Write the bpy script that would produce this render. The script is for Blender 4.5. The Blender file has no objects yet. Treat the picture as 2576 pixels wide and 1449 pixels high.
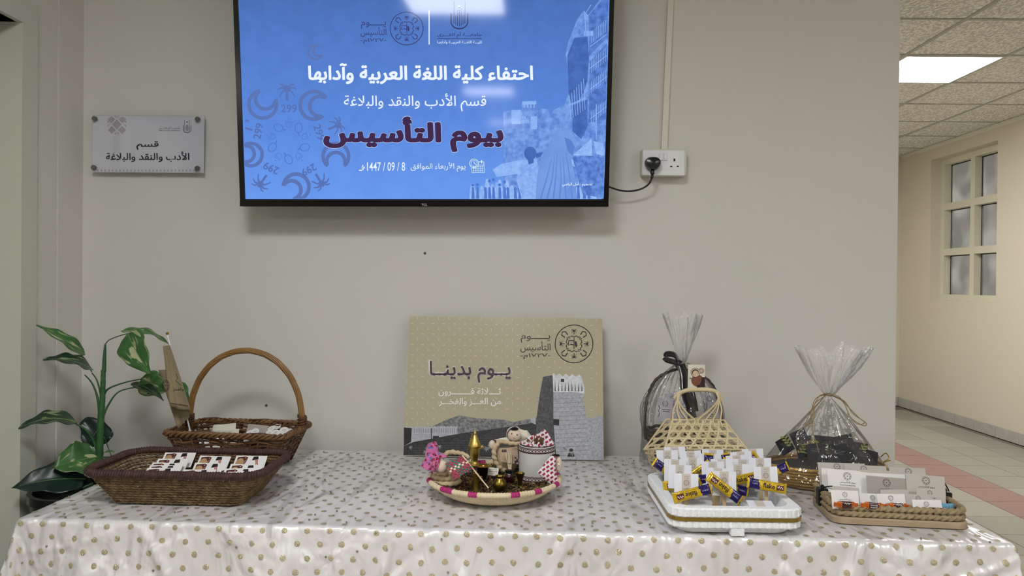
import bpy, bmesh, math, random
from mathutils import Vector, Matrix, noise
random.seed(7)
sc = bpy.context.scene
COL = sc.collection
R = math.radians
# ---------------------------------------------------------------- camera, world, exposure
F, W_, H_ = 1900.0, 2576.0, 1449.0
CY = -2.64
CAMP = Vector((0, CY, 1.25))
yaw, pitch, roll = R(0.57), R(-0.30), R(0.55)
fw = Vector((-math.sin(yaw)*math.cos(pitch), math.cos(yaw)*math.cos(pitch), math.sin(pitch)))
rt = fw.cross(Vector((0, 0, 1))).normalized()
up = rt.cross(fw)
rt2 = rt*math.cos(roll) + up*math.sin(roll)
up2 = up*math.cos(roll) - rt*math.sin(roll)
cam = bpy.data.cameras.new('camera'); co = bpy.data.objects.new('camera', cam); COL.objects.link(co)
cam.sensor_width = 36; cam.lens = F/W_*36; cam.clip_start = .05; cam.clip_end = 60
co.matrix_world = Matrix(((rt2.x, up2.x, -fw.x, CAMP.x), (rt2.y, up2.y, -fw.y, CAMP.y), (rt2.z, up2.z, -fw.z, CAMP.z), (0, 0, 0, 1)))
sc.camera = co
w = bpy.data.worlds.new('world'); sc.world = w; w.use_nodes = True
w.node_tree.nodes['Background'].inputs[0].default_value = (.8, .88, 1, 1)
w.node_tree.nodes['Background'].inputs[1].default_value = .5
sc.view_settings.view_transform = 'Standard'; sc.view_settings.look = 'None'
sc.view_settings.exposure = 0.0; sc.view_settings.gamma = 1.0; sc.view_settings.use_curve_mapping = False
sc.cycles.max_bounces = 8; sc.cycles.transparent_max_bounces = 24; sc.cycles.diffuse_bounces = 4
sc.cycles.sample_clamp_indirect = 4
PANEL = 43.0      # radiance of the ceiling light panels

def ray(px, py):
    return (rt2*((px-W_/2)/F) - up2*((py-H_/2)/F) + fw)
def onpl(px, py, p, n):
    r = ray(px, py); return CAMP + r*((Vector(p)-CAMP).dot(n)/r.dot(n))
def ony(px, py, y): return onpl(px, py, (0, y, 0), Vector((0, 1, 0)))
def onz(px, py, z): return onpl(px, py, (0, 0, z), Vector((0, 0, 1)))
def atd(px, py, d): return ony(px, py, CY+d)
TZ = .674       # height of the cloth on the table
BZ = TZ+.0031   # where things on it stand
# ---------------------------------------------------------------- materials
def lin(c):
    if isinstance(c, str): c = tuple(int(c[i:i+2], 16)/255 for i in (0, 2, 4))
    return tuple((x/12.92 if x <= .04045 else ((x+.055)/1.055)**2.4) for x in c)+(1,)
MATS = {}
def M(name, col='808080', rough=.55, metal=0., spec=.4, var=None, bump=None, coat=0, emit=0, sheen=0, trans=0, aniso=0, objc=True, stretch=None, sss=0):
    """var=(scale, colour2, contrast) ; bump=(scale, strength, distance)"""
    if name in MATS: return MATS[name]
    m = bpy.data.materials.new(name); m.use_nodes = True; nt = m.node_tree; n = nt.nodes; L = nt.links
    b = n['Principled BSDF']
    b.inputs['Base Color'].default_value = lin(col); b.inputs['Roughness'].default_value = rough
    b.inputs['Metallic'].default_value = metal; b.inputs['Specular IOR Level'].default_value = spec
    b.inputs['Coat Weight'].default_value = coat; b.inputs['Coat Roughness'].default_value = .08
    b.inputs['Sheen Weight'].default_value = sheen; b.inputs['Transmission Weight'].default_value = trans
    b.inputs['Anisotropic'].default_value = aniso
    tc = n.new('ShaderNodeTexCoord'); src = tc.outputs['Object']
    if stretch:
        mp = n.new('ShaderNodeMapping'); mp.inputs['Scale'].default_value = stretch; L.new(src, mp.inputs['Vector']); src = mp.outputs[0]
    cs = None
    if var:
        t = n.new('ShaderNodeTexNoise'); t.inputs['Scale'].default_value = var[0]; t.inputs['Detail'].default_value = 5; L.new(src, t.inputs['Vector'])
        r = n.new('ShaderNodeValToRGB'); k = var[2]/2 if len(var) > 2 else .2
        r.color_ramp.elements[0].position = .5-k; r.color_ramp.elements[1].position = .5+k
        r.color_ramp.elements[0].color = lin(col); r.color_ramp.elements[1].color = lin(var[1])
        L.new(t.outputs['Fac'], r.inputs[0]); cs = r.outputs[0]; L.new(cs, b.inputs['Base Color'])
    if emit:
        b.inputs['Emission Strength'].default_value = emit; b.inputs['Emission Color'].default_value = lin(col)
        if cs: L.new(cs, b.inputs['Emission Color'])
        b.inputs['Base Color'].default_value = (0, 0, 0, 1)
        for l in list(b.inputs['Base Color'].links): L.remove(l)
    if bump:
        t2 = n.new('ShaderNodeTexNoise'); t2.inputs['Scale'].default_value = bump[0]; t2.inputs['Detail'].default_value = 4; L.new(src, t2.inputs['Vector'])
        bm = n.new('ShaderNodeBump'); bm.inputs['Strength'].default_value = bump[1]; bm.inputs['Distance'].default_value = bump[2] if len(bump) > 2 else .002
        L.new(t2.outputs['Fac'], bm.inputs['Height']); L.new(bm.outputs[0], b.inputs['Normal'])
    MATS[name] = m; return m
def screen_mat(name, col, col2=None, scale=20, k=.5, st=1.0):
    m = M(name, col, rough=.07, spec=.2, emit=st, var=(scale, col2, k) if col2 else None); return m
# ---------------------------------------------------------------- scene graph helpers
def film(name, base, rough, tint=1.0, crinkle=0, scale=30, k=.5, dist=.004, white=0):
    m = bpy.data.materials.new(name); m.use_nodes = True; nt = m.node_tree; n = nt.nodes; L = nt.links; n.remove(n['Principled BSDF'])
    t = n.new('ShaderNodeBsdfTransparent'); t.inputs[0].default_value = (tint, tint, tint, 1); g = n.new('ShaderNodeBsdfGlossy'); g.inputs['Roughness'].default_value = rough
    f = n.new('ShaderNodeFresnel'); f.inputs[0].default_value = 1.45; ma = n.new('ShaderNodeMath'); ma.operation = 'MULTIPLY_ADD'; ma.inputs[1].default_value = k; ma.inputs[2].default_value = base; ma.use_clamp = True
    mx = n.new('ShaderNodeMixShader'); L.new(f.outputs[0], ma.inputs[0]); L.new(ma.outputs[0], mx.inputs[0]); L.new(t.outputs[0], mx.inputs[1]); df = n.new('ShaderNodeBsdfDiffuse'); df.inputs[0].default_value = (.9, .9, .92, 1); m2 = n.new('ShaderNodeMixShader'); m2.inputs[0].default_value = white; L.new(g.outputs[0], m2.inputs[1]); L.new(df.outputs[0], m2.inputs[2]); L.new(m2.outputs[0], mx.inputs[2]); L.new(mx.outputs[0], n['Material Output'].inputs[0])
    if crinkle:
        tc = n.new('ShaderNodeTexCoord'); nz = n.new('ShaderNodeTexNoise'); nz.inputs['Scale'].default_value = scale; nz.inputs['Detail'].default_value = 3; L.new(tc.outputs['Object'], nz.inputs['Vector'])
        vo = n.new('ShaderNodeTexVoronoi'); vo.inputs['Scale'].default_value = scale*1.6; L.new(tc.outputs['Object'], vo.inputs['Vector'])
        ad = n.new('ShaderNodeMath'); ad.operation = 'ADD'; L.new(nz.outputs['Fac'], ad.inputs[0]); n3 = n.new('ShaderNodeTexNoise'); n3.inputs['Scale'].default_value = scale*.4; mp = n.new('ShaderNodeMapping'); mp.inputs['Scale'].default_value = (3, 3, .35); L.new(tc.outputs['Object'], mp.inputs[0]); L.new(mp.outputs[0], n3.inputs['Vector']); n3.inputs['Distortion'].default_value = .5; L.new(n3.outputs['Fac'], ad.inputs[1]); n.remove(vo)
        b = n.new('ShaderNodeBump'); b.inputs['Strength'].default_value = crinkle; b.inputs['Distance'].default_value = dist; L.new(ad.outputs[0], b.inputs['Height'])
        L.new(b.outputs[0], g.inputs['Normal']); L.new(b.outputs[0], f.inputs['Normal'])
    return m
ORG = {}
def link(name, data, parent=None):
    o = bpy.data.objects.new(name, data); COL.objects.link(o)
    if parent: o.parent = parent; ORG[o] = ORG.get(parent, Vector())
    return o
def tag(o, label=None, cat=None, group=None, kind=None):
    if label: o['label'] = label
    if cat: o['category'] = cat
    if group: o['group'] = group
    if kind: o['kind'] = kind
    return o
def thing(name, label, cat, loc, group=None):
    o = bpy.data.objects.new(name, None); COL.objects.link(o); o.location = loc; o.empty_display_size = .02
    ORG[o] = Vector(loc); return tag(o, label, cat, group)
def copy_tree(o, parent=None):
    c = o.copy(); COL.objects.link(c); c.parent = parent
    for ch in list(o.children): copy_tree(ch, c)
    return c
class MB:
    def __init__(s): s.v = []; s.f = []; s.m = []; s.uv = None
    def add(s, vs, fs, mi=0, mat=None):
        k = len(s.v)
        s.v += [tuple(mat @ Vector(p)) if mat else tuple(p) for p in vs]
        s.f += [tuple(i+k for i in f) for f in fs]; s.m += [mi]*len(fs); return s
    def box(s, a, b, mi=0, mat=None, bev=0):
        (x0, y0, z0), (x1, y1, z1) = a, b
        if x0 > x1: x0, x1 = x1, x0
        if y0 > y1: y0, y1 = y1, y0
        if z0 > z1: z0, z1 = z1, z0
        if bev:
            e = bev; P = []
            for z, i in ((z0, e), (z0+e, 0), (z1-e, 0), (z1, e)):
                for (x, sx) in ((x0, 1), (x1, -1)):
                    pass
                X0, X1, Y0, Y1 = x0+i, x1-i, y0+i, y1-i
                c = e*.7 if i == 0 else e*.35
                P += [(X0+c, Y0, z), (X1-c, Y0, z), (X1, Y0+c, z), (X1, Y1-c, z), (X1-c, Y1, z), (X0+c, Y1, z), (X0, Y1-c, z), (X0, Y0+c, z)]
            F_ = [tuple(range(7, -1, -1)), tuple(range(24, 32))]
            for l in range(3):
                for j in range(8): F_.append((l*8+j, l*8+(j+1) % 8, l*8+8+(j+1) % 8, l*8+8+j))
            return s.add(P, F_, mi, mat)
        P = [(x0, y0, z0), (x1, y0, z0), (x1, y1, z0), (x0, y1, z0), (x0, y0, z1), (x1, y0, z1), (x1, y1, z1), (x0, y1, z1)]
        return s.add(P, [(3, 2, 1, 0), (4, 5, 6, 7), (0, 1, 5, 4), (1, 2, 6, 5), (2, 3, 7, 6), (3, 0, 4, 7)], mi, mat)
    def tube(s, path, r, n=8, closed=False, mi=0, lobes=0, twist=0, amp=.25, flat=1.0, cap=True, upv=None):
        """path: points; r: radius or fn(t); lobed twisted section makes rope"""
        path = [Vector(p) for p in path]
        if twist:
            st_ = 6.283/twist/5.5; Q = []; m_ = len(path)
            for i in range(m_ if closed else m_-1):
                a_, b_ = path[i], path[(i+1) % m_]; q_ = max(1, int((b_-a_).length/st_+.5)); Q += [a_.lerp(b_, j/q_) for j in range(q_)]
            if not closed: Q.append(path[-1])
            path = Q
        N = len(path); rings = []; acc = 0
        t0 = (path[1]-path[0]).normalized()
        u = Vector(upv) if upv else (Vector((0, 0, 1)) if abs(t0.z) < .9 else Vector((1, 0, 0)))
        for i in range(N):
            if closed: t = (path[(i+1) % N]-path[i-1]).normalized()
            else: t = (path[min(i+1, N-1)]-path[max(i-1, 0)]).normalized()
            if i: acc += (path[i]-path[i-1]).length
            if upv: u = Vector(upv)
            u = (u-t*u.dot(t))
            if u.length < 1e-6: u = t.orthogonal()
            u.normalize(); b = t.cross(u)
            rr = r(i/(N-1 if N > 1 else 1)) if callable(r) else r
            for j in range(n):
                a = 2*math.pi*j/n; q = rr
                if lobes: q = rr*(1-amp*.5+amp*.5*math.cos(lobes*a-acc*twist))
                s_ = path[i]+b*math.cos(a)*q+u*math.sin(a)*q*flat
                rings.append(s_)
        fs = []
        for i in range(N if closed else N-1):
            for j in range(n):
                a0 = i*n+j; a1 = i*n+(j+1) % n; b0 = ((i+1) % N)*n+j; b1 = ((i+1) % N)*n+(j+1) % n
                fs.append((a0, a1, b1, b0))
        if not closed and cap: fs += [tuple(range(n-1, -1, -1)), tuple(range((N-1)*n, N*n))]
        return s.add(rings, fs, mi)
    def lathe(s, prof, c=(0, 0, 0), n=24, mi=0, mat=None, sx=1, sy=1, fn=None, cap=True):
        vs = []; K = len(prof)
        for i, (r, z) in enumerate(prof):
            for j in range(n):
                a = 2*math.pi*j/n; q = r*(fn(a, z, i) if fn else 1)
                vs.append((c[0]+q*math.cos(a)*sx, c[1]+q*math.sin(a)*sy, c[2]+z))
        fs = [(i*n+j, i*n+(j+1) % n, (i+1)*n+(j+1) % n, (i+1)*n+j) for i in range(K-1) for j in range(n)]
        if cap and prof[0][0] > 1e-4: fs.append(tuple(range(n-1, -1, -1)))
        if cap and prof[-1][0] > 1e-4: fs.append(tuple(range((K-1)*n, K*n)))
        return s.add(vs, fs, mi, mat)
    def grid(s, fn, nu, nv, mi=0, closeu=False):
        vs = [fn(i/(nu if closeu else nu-1), j/(nv-1)) for j in range(nv) for i in range(nu)]
        fs = [(j*nu+i, j*nu+(i+1) % nu, (j+1)*nu+(i+1) % nu, (j+1)*nu+i) for j in range(nv-1) for i in range(nu if closeu else nu-1)]
        return s.add(vs, fs, mi)
    def ball(s, c, r, n=12, mi=0, sc_=(1, 1, 1), mat=None, fn=None):
        vs = []; m = n//2+1
        for i in range(m):
            th = math.pi*i/(m-1)
            for j in range(n):
                a = 2*math.pi*j/n; d = Vector((math.sin(th)*math.cos(a), math.sin(th)*math.sin(a), math.cos(th)))
                q = r*(fn(d) if fn else 1)
                vs.append((c[0]+d.x*q*sc_[0], c[1]+d.y*q*sc_[1], c[2]+d.z*q*sc_[2]))
        fs = [(i*n+j, (i+1)*n+j, (i+1)*n+(j+1) % n, i*n+(j+1) % n) for i in range(m-1) for j in range(n)]
        return s.add(vs, fs, mi, mat)
    def build(s, name, mats, parent=None, smooth=True, angle=40, org=None, merge=False):
        me = bpy.data.meshes.new(name)
        o_ = org if org is not None else ORG.get(parent, Vector())
        me.from_pydata([(a-o_[0], b-o_[1], c-o_[2]) for a, b, c in s.v], [], s.f)
        if not isinstance(mats, (list, tuple)): mats = [mats]
        for m in mats: me.materials.append(m)
        if len(mats) > 1: me.polygons.foreach_set('material_index', s.m)
        me.update()
        if merge:
            bm = bmesh.new(); bm.from_mesh(me); bmesh.ops.remove_doubles(bm, verts=bm.verts, dist=1e-5); bm.to_mesh(me); bm.free()
        if smooth:
            me.polygons.foreach_set('use_smooth', [True]*len(me.polygons))
            if angle < 180: me.set_sharp_from_angle(angle=R(angle))
        o = link(name, me, parent)
        if org is not None: ORG[o] = Vector(org)
        return o
def B(a, b, name, mat, parent=None, bev=0, **k):
    return MB().box(a, b, bev=bev).build(name, mat, parent, **k)
# ---------------------------------------------------------------- arabic shaping and 2D ink
FM = {}
for ch, code, n in (('ء', 0xFE80, 1), ('آ', 0xFE81, 2), ('أ', 0xFE83, 2), ('إ', 0xFE87, 2), ('ئ', 0xFE89, 4), ('ا', 0xFE8D, 2), ('ب', 0xFE8F, 4), ('ة', 0xFE93, 2), ('ت', 0xFE95, 4), ('ث', 0xFE99, 4), ('ج', 0xFE9D, 4), ('ح', 0xFEA1, 4), ('خ', 0xFEA5, 4), ('د', 0xFEA9, 2), ('ذ', 0xFEAB, 2), ('ر', 0xFEAD, 2), ('ز', 0xFEAF, 2), ('س', 0xFEB1, 4), ('ش', 0xFEB5, 4), ('ص', 0xFEB9, 4), ('ض', 0xFEBD, 4), ('ط', 0xFEC1, 4), ('ع', 0xFEC9, 4), ('غ', 0xFECD, 4), ('ف', 0xFED1, 4), ('ق', 0xFED5, 4), ('ك', 0xFED9, 4), ('ل', 0xFEDD, 4), ('م', 0xFEE1, 4), ('ن', 0xFEE5, 4), ('ه', 0xFEE9, 4), ('و', 0xFEED, 2), ('ى', 0xFEEF, 2), ('ي', 0xFEF1, 4)):
    FM[ch] = (code, n)
def ar(s):
    out = []; i = 0
    def joins_next(c): return c == 'ـ' or (c in FM and FM[c][1] == 4)
    def joins_prev(c): return c == 'ـ' or (c in FM and FM[c][1] >= 2)
    while i < len(s):
        c = s[i]; prev = i > 0 and joins_next(s[i-1])
        if c == 'ل' and i+1 < len(s) and s[i+1] in 'اأآإ':
            out.append(chr({'آ': 0xFEF5, 'أ': 0xFEF7, 'إ': 0xFEF9, 'ا': 0xFEFB}[s[i+1]]+(1 if prev else 0))); i += 2; continue
        if c in FM:
            nx = i+1 < len(s) and joins_next(c) and joins_prev(s[i+1]); code, n = FM[c]
            pv = prev and n >= 2
            out.append(chr(code+(3 if pv and nx else 2 if nx else 1 if pv else 0)))
        else: out.append(c)
        i += 1
    return ''.join(reversed(out))
TXT = {}
def text_mesh(s, bold, heavy=0):
    k = (s, bold, heavy)
    if k not in TXT:
        c = bpy.data.curves.new('t', 'FONT'); c.body = s; c.offset = bold; c.resolution_u = 3
        o = bpy.data.objects.new('t', c); COL.objects.link(o)
        dg = bpy.context.evaluated_depsgraph_get(); me = bpy.data.meshes.new_from_object(o.evaluated_get(dg))
        vs = [(v.co.x, v.co.y) for v in me.vertices]; fs = [tuple(p.vertices) for p in me.polygons]
        if heavy:
            cnt = {}
            for f in fs:
                for i in range(len(f)): e = tuple(sorted((f[i], f[(i+1) % len(f)]))); cnt[e] = cnt.get(e, 0)+1
            hv = set()
            for (a, b), q in cnt.items():
                if q > 1: continue
                (ax, ay), (bx, by) = vs[a], vs[b]; l = math.hypot(bx-ax, by-ay)
                if l < 1e-6: continue
                nx, ny = -(by-ay)/l*heavy, (bx-ax)/l*heavy; k0 = len(vs)
                vs += [(ax+nx, ay+ny), (bx+nx, by+ny), (bx-nx, by-ny), (ax-nx, ay-ny)]; fs.append((k0, k0+1, k0+2, k0+3)); hv |= {a, b}
            for a in hv:
                k0 = len(vs); ax, ay = vs[a]; vs += [(ax+heavy*math.cos(j*.785), ay+heavy*math.sin(j*.785)) for j in range(8)]; fs.append(tuple(range(k0, k0+8)))
        bpy.data.objects.remove(o); bpy.data.curves.remove(c); bpy.data.meshes.remove(me)
        xs = [v[0] for v in vs]; ys = [v[1] for v in vs]; x0, x1, y0, y1 = min(xs), max(xs), min(ys), max(ys)
        TXT[k] = ([((x-x0)/(x1-x0), (y-y0)/(y1-y0)) for x, y in vs], fs, (x1-x0)/(y1-y0))
    return TXT[k]
class Ink:
    """flat print; y grows downward when used in photo-like layouts (flip=True)"""
    def __init__(s): s.v = []; s.f = []
    def poly(s, pts): k = len(s.v); s.v += [tuple(p) for p in pts]; s.f.append(tuple(range(k, k+len(pts)))); return s
    def stroke(s, pts, wd, closed=False):
        n = len(pts); L = []
        for i in range(n):
            a = pts[(i-1) % n] if closed or i else pts[0]; b = pts[(i+1) % n] if closed or i < n-1 else pts[-1]
            dx, dy = b[0]-a[0], b[1]-a[1]; l = math.hypot(dx, dy) or 1
            ww = wd(i/(n-1)) if callable(wd) else wd
            L.append(((pts[i][0]-dy/l*ww/2, pts[i][1]+dx/l*ww/2), (pts[i][0]+dy/l*ww/2, pts[i][1]-dx/l*ww/2)))
        k = len(s.v)
        for a, b in L: s.v += [a, b]
        for i in range(n if closed else n-1):
            j = (i+1) % n; s.f.append((k+2*i, k+2*i+1, k+2*j+1, k+2*j))
        return s
    def disc(s, x, y, r, n=14, ry=None): return s.poly([(x+r*math.cos(6.2832*i/n), y+(ry or r)*math.sin(6.2832*i/n)) for i in range(n)])
    def arc(s, x, y, r, a0, a1, wd, n=16, ry=None): return s.stroke([(x+r*math.cos(R(a0+(a1-a0)*i/n)), y+(ry or r)*math.sin(R(a0+(a1-a0)*i/n))) for i in range(n+1)], wd)
    def ring(s, x, y, r, wd, n=48): return s.stroke([(x+r*math.cos(6.2832*i/n), y+r*math.sin(6.2832*i/n)) for i in range(n)], wd, True)
    def rect(s, x0, y0, x1, y1): return s.poly([(x0, y0), (x1, y0), (x1, y1), (x0, y1)])
    def text(s, t, x0, y0, x1, y1, bold=0.0, flip=True, heavy=0):
        vs, fs, asp = text_mesh(t, bold, heavy); k = len(s.v)
        s.v += [(x0+a*(x1-x0), (y1-b*(y1-y0)) if flip else (y0+b*(y1-y0))) for a, b in vs]
        s.f += [tuple(i+k for i in f) for f in fs]; return s
    def add(s, o, x=0, y=0, sc_=1, rot=0, sy=None):
        c, n = math.cos(rot), math.sin(rot); k = len(s.v); sy = sy or sc_
        s.v += [(x+(a*sc_*c-b*sy*n), y+(a*sc_*n+b*sy*c)) for a, b in o.v]; s.f += [tuple(i+k for i in f) for f in o.f]; return s
    def build(s, name, mat, parent, fn):
        mb = MB(); mb.v = [tuple(fn(a, b)) for a, b in s.v]; mb.f = s.f; mb.m = [0]*len(s.f)
        o = mb.build(name, mat, parent, smooth=False); return o
def palm(ink, x, y, sz, rot=0):
    p = Ink(); p.stroke([(0, .55), (0, 0)], .14); p.disc(0, -.05, .14, 10)
    for a, l in ((-165, .55), (-135, .6), (-45, .6), (-15, .55), (150, .5), (30, .5), (-100, .35), (-80, .35)):
        e = (math.cos(R(a))*l, math.sin(R(a))*l); q = (math.cos(R(a))*l*.55, math.sin(R(a))*l*.55-.1)
        p.stroke([(0, -.05), q, (e[0], e[1]+.08)], lambda t: .13-.07*t)
    ink.add(p, x, y, sz, rot)
def moon(ink, x, y, r, rot, wd):
    p = Ink(); pts = [(math.cos(R(a)), math.sin(R(a))) for a in range(40, 321, 14)]
    pts2 = [(.42+.72*math.cos(R(a)), .72*math.sin(R(a))) for a in range(-68, -293, -14)][::1]
    pts2 = [(.42+.72*math.cos(R(a)), .72*math.sin(R(a))) for a in range(292, 67, -14)]
    p.stroke(pts+pts2, wd/r, True); ink.add(p, x, y, r, rot)
EMB = Ink(); EMB.ring(0, 0, 1, .05, 40)
for q in range(4):
    a = q*math.pi/2; palm(EMB, .66*math.sin(a), -.66*math.cos(a), .3, a)
    EMB.add(Ink().stroke([(-.2, 0), (-.1, -.04), (0, .03), (.1, -.04), (.2, 0)], .05), .38*math.sin(a), -.38*math.cos(a), 1, a)
    a += math.pi/4
    EMB.add(Ink().stroke([(-.1, .1), (-.14, -.1), (0, -.2), (.14, -.1), (.1, .1)], .06), .68*math.sin(a), -.68*math.cos(a), 1, a)
    EMB.add(Ink().stroke([(-.1, .06), (-.03, -.06), (.04, .06), (.1, -.05)], .06), .44*math.sin(a), -.44*math.cos(a), 1, a)
EMB.stroke([(0, -.3), (0, .28)], .04).stroke([(-.02, -.16), (-.28, -.18), (-.3, .08), (-.15, .02), (-.02, .06)], .05).poly([(.03, -.16), (.14, -.12), (.18, .1), (.1, .2), (.03, .05)])
EMBS = Ink(); EMBS.ring(0, 0, 1, .1, 20)   # the same emblem simplified for print a few pixels wide
for q in range(8): EMBS.add(Ink().stroke([(-.15, 0), (0, -.16), (.15, 0)], .16), .62*math.sin(q*math.pi/4), -.62*math.cos(q*math.pi/4), 1, q*math.pi/4)
EMBS.disc(0, 0, .16, 6)
def uni(ink, x0, y0, x1, y1, wk=1.0):   # the university emblem: a cup of vertical bars
    p = Ink(); p.stroke([(-1, -.45), (-1, .35)]+[(-math.cos(R(a)), .35+.65*math.sin(R(a))) for a in range(15, 180, 15)]+[(1, .35), (1, -.45)], .13*wk)
    for i, (a, b) in enumerate(((-1.6, .5), (-.25, .62), (-.55, .72), (-.65, .78), (-.55, .72), (-.25, .62), (-1.6, .5))):
        x = (i-3)*.22; p.stroke([(x, a), (x, b)], .08*wk)
    cx = (x0+x1)/2; s_ = (x1-x0)/2.15; k = (y1-y0)/2.65; ink.add(p, cx, y0+1.62*k, s_, 0, k)
TA = dict(day=ar('يـــــوم'), found=ar('التأسيس'), year='-م١٧٢٧-')
# ---------------------------------------------------------------- the room
wallm = M('painted plaster', 'd6d4ce', .55, spec=.35, var=(1.5, 'd2d0c9', .5), bump=(160, .25, .0012))
wallc = M('cream painted plaster', 'd2cab8', .6, spec=.3, bump=(160, .2, .001))
framem = M('pale green gloss paint', 'c6c8ba', .45, bump=(60, .1, .001))
CEIL = 2.64; XL = -1.537; XR = 4.03; XE = 1.312; YF = 5.40; YB = -16.0
def struct(o): o['kind'] = 'structure'; return o
# floor: terrazzo tiles, one red band running down the corridor
terr = M('grey terrazzo', '8f8c83', .28, spec=.5, var=(220, 'a5a194', .25), bump=(30, .05, .001))
terr2 = M('light terrazzo', '96948a', .28, spec=.5, var=(220, '88867c', .25))
terr3 = M('dark grey terrazzo', '85837b', .3, spec=.5, var=(220, '8d8a80', .25))
redt = M('red terrazzo', '7e5c58', .3, spec=.5, var=(180, '9a7b75', .2))
grout = M('dark grout', '6e6a60', .8)
fl = struct(MB().box((-4, YB, -.1), (XR+.3, YF+.3, -.006)).build('floor', grout))
TS = .3
def tmesh(name, mat, sx, sy, sz):
    o = MB().box((-sx/2, -sy/2, -sz), (sx/2, sy/2, 0)).build(name, mat, smooth=False); me = o.data; bpy.data.objects.remove(o); return me
tm = [tmesh('tile', m, TS-.004, TS-.004, .006) for m in (terr, terr2, terr3, redt)]
for i in range(10):
    x = 1.40+TS*i
    if x > XR-.1: break
    for j in range(21):
        y = -1.05+TS*j+.02
        if y > YF: break
        k = 3 if i == 5 else random.choice((0, 1, 1, 0, 0, 1) if i < 8 else (2, 0, 0))
        o = link('tile', tm[k], fl); o.location = (x+.0 if i != 5 else x, y, 0)
        if i == 9 or x+TS/2 > XR-.01: pass
MB().box((-4, YB, -.006), (1.248, YF, -.0005)).build('terrazzo_sheet', terr, fl); MB().box((1.248, YB, -.006), (XR, -1.19, -.0005)).build('terrazzo_sheet', terr, fl)
# ceiling: mineral fibre tiles dropped into a grid
tilem = M('mineral fibre tile', 'f2f0ea', .85, spec=.1, var=(75, 'c8c5bd', .09), bump=(90, .35, .002), stretch=(1, .6, 1))
gridm = M('grey ceiling grid', 'a8a69d', .5)
ce = struct(MB().box((-4, YB, CEIL+.012), (XR+.3, YF+.3, CEIL+.1)).build('ceiling', M('ceiling plenum', 'c8c4b8', .9)))
MB().box((-4, YB, CEIL+.004), (1.688, YF, CEIL+.012)).build('ceiling_sheet', M('plain white ceiling', 'cfcbc0', .85), ce)
MB().box((1.69, YB, CEIL+.004), (XR, .695, CEIL+.012)).build('ceiling_sheet', M('plain white ceiling', 'cfcbc0', .85), ce)
panelm = M('lit diffuser', 'ffffff', emit=PANEL)
def light_panel(x0, y0, x1, y1, label):
    t = thing('ceiling_light', label, 'ceiling light', ((x0+x1)/2, (y0+y1)/2, CEIL))
    MB().box((x0+.012, y0+.012, CEIL-.001), (x1-.012, y1-.012, CEIL+.003)).build('diffuser', panelm, t, smooth=False)
    mb = MB(); z0, z1 = CEIL-.004, CEIL+.004
    mb.box((x0, y0, z0), (x1, y0+.012, z1)).box((x0, y1-.012, z0), (x1, y1, z1)).box((x0, y0+.012, z0), (x0+.012, y1-.012, z1)).box((x1-.012, y0+.012, z0), (x1, y1-.012, z1))
    mb.build('frame', M('white enamel', 'e8e8e8', .4), t, smooth=False); return t
GX = [1.69, 2.295, 2.90, 3.505, 4.02]; GY = [.695+.605*k for k in range(8)]+[YF]
for i in range(4):
    for j in range(len(GY)-1):
        x0, x1, y0, y1 = GX[i], GX[i+1], GY[j], GY[j+1]
        if y1-y0 < .05: continue
        if i == 1 and j == 2: light_panel(x0+.008, y0+.008, x1-.008, y1-.008, 'square lit panel in the corridor ceiling beside the end of the wall'); continue
        o = MB().box((x0+.012, y0+.012, CEIL+.004), (x1-.012, y1-.012, CEIL+.011)).build('ceiling_tile', tilem, ce, smooth=False)
for x in GX[1:4]: MB().box((x-.012, .695, CEIL), (x+.012, YF, CEIL+.004)).build('grid_rail', gridm, ce, smooth=False)
for y in GY[:-1]: MB().box((1.69, y-.012, CEIL+.0005), (XR, y+.012, CEIL+.0045)).build('grid_rail', gridm, ce, smooth=False)
struct(MB().box((XR-.03, -2, CEIL-.006), (XR, YF, CEIL)).box((XR-.006, -2, CEIL-.03), (XR, YF, CEIL-.006)).build('trim_1', M('white angle trim', 'dedccf', .5), smooth=False))
struct(MB().box((XE, YF-.03, CEIL-.006), (XR-.03, YF, CEIL)).box((XE, YF-.006, CEIL-.03), (XR-.03, YF, CEIL-.006)).build('trim_2', M('white angle trim'), smooth=False))
# back wall and the corridor's left side
struct(MB().box((XL-.05, 0, 0), (XE, .25, CEIL)).build('wall_back', wallm, smooth=False))
struct(MB().box((XE-.2, .25, 0), (XE, YF, CEIL)).build('wall_corridor', wallc, smooth=False))
struct(MB().box((XE-.2, YF, 0), (XR+.2, YF+.2, CEIL)).build('wall_far', wallc, smooth=False))
# right wall with the window recess
WY0, WY1, WZ0, WZ1 = 3.79, 4.82, 1.135, 2.505
mb = MB(); mb.box((XR, -1.9, 0), (XR+.3, WY0, CEIL)).box((XR, WY1, 0), (XR+.3, YF, CEIL)).box((XR, WY0, 0), (XR+.3, WY1, WZ0)).box((XR, WY0, WZ1), (XR+.3, WY1, CEIL))
struct(mb.build('wall_right', wallc, smooth=False))
struct(MB().box((XR, YB, 0), (XR+.3, -1.9, CEIL)).build('wall_right_near', wallc, smooth=False))
struct(MB().box((-4.2, YB-.2, 0), (XR+.3, YB, CEIL)).build('wall_behind', wallc, smooth=False))
struct(MB().box((-4.2, YB, 0), (-4, -1.45, CEIL)).build('wall_hall_left', wallc, smooth=False))
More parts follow.
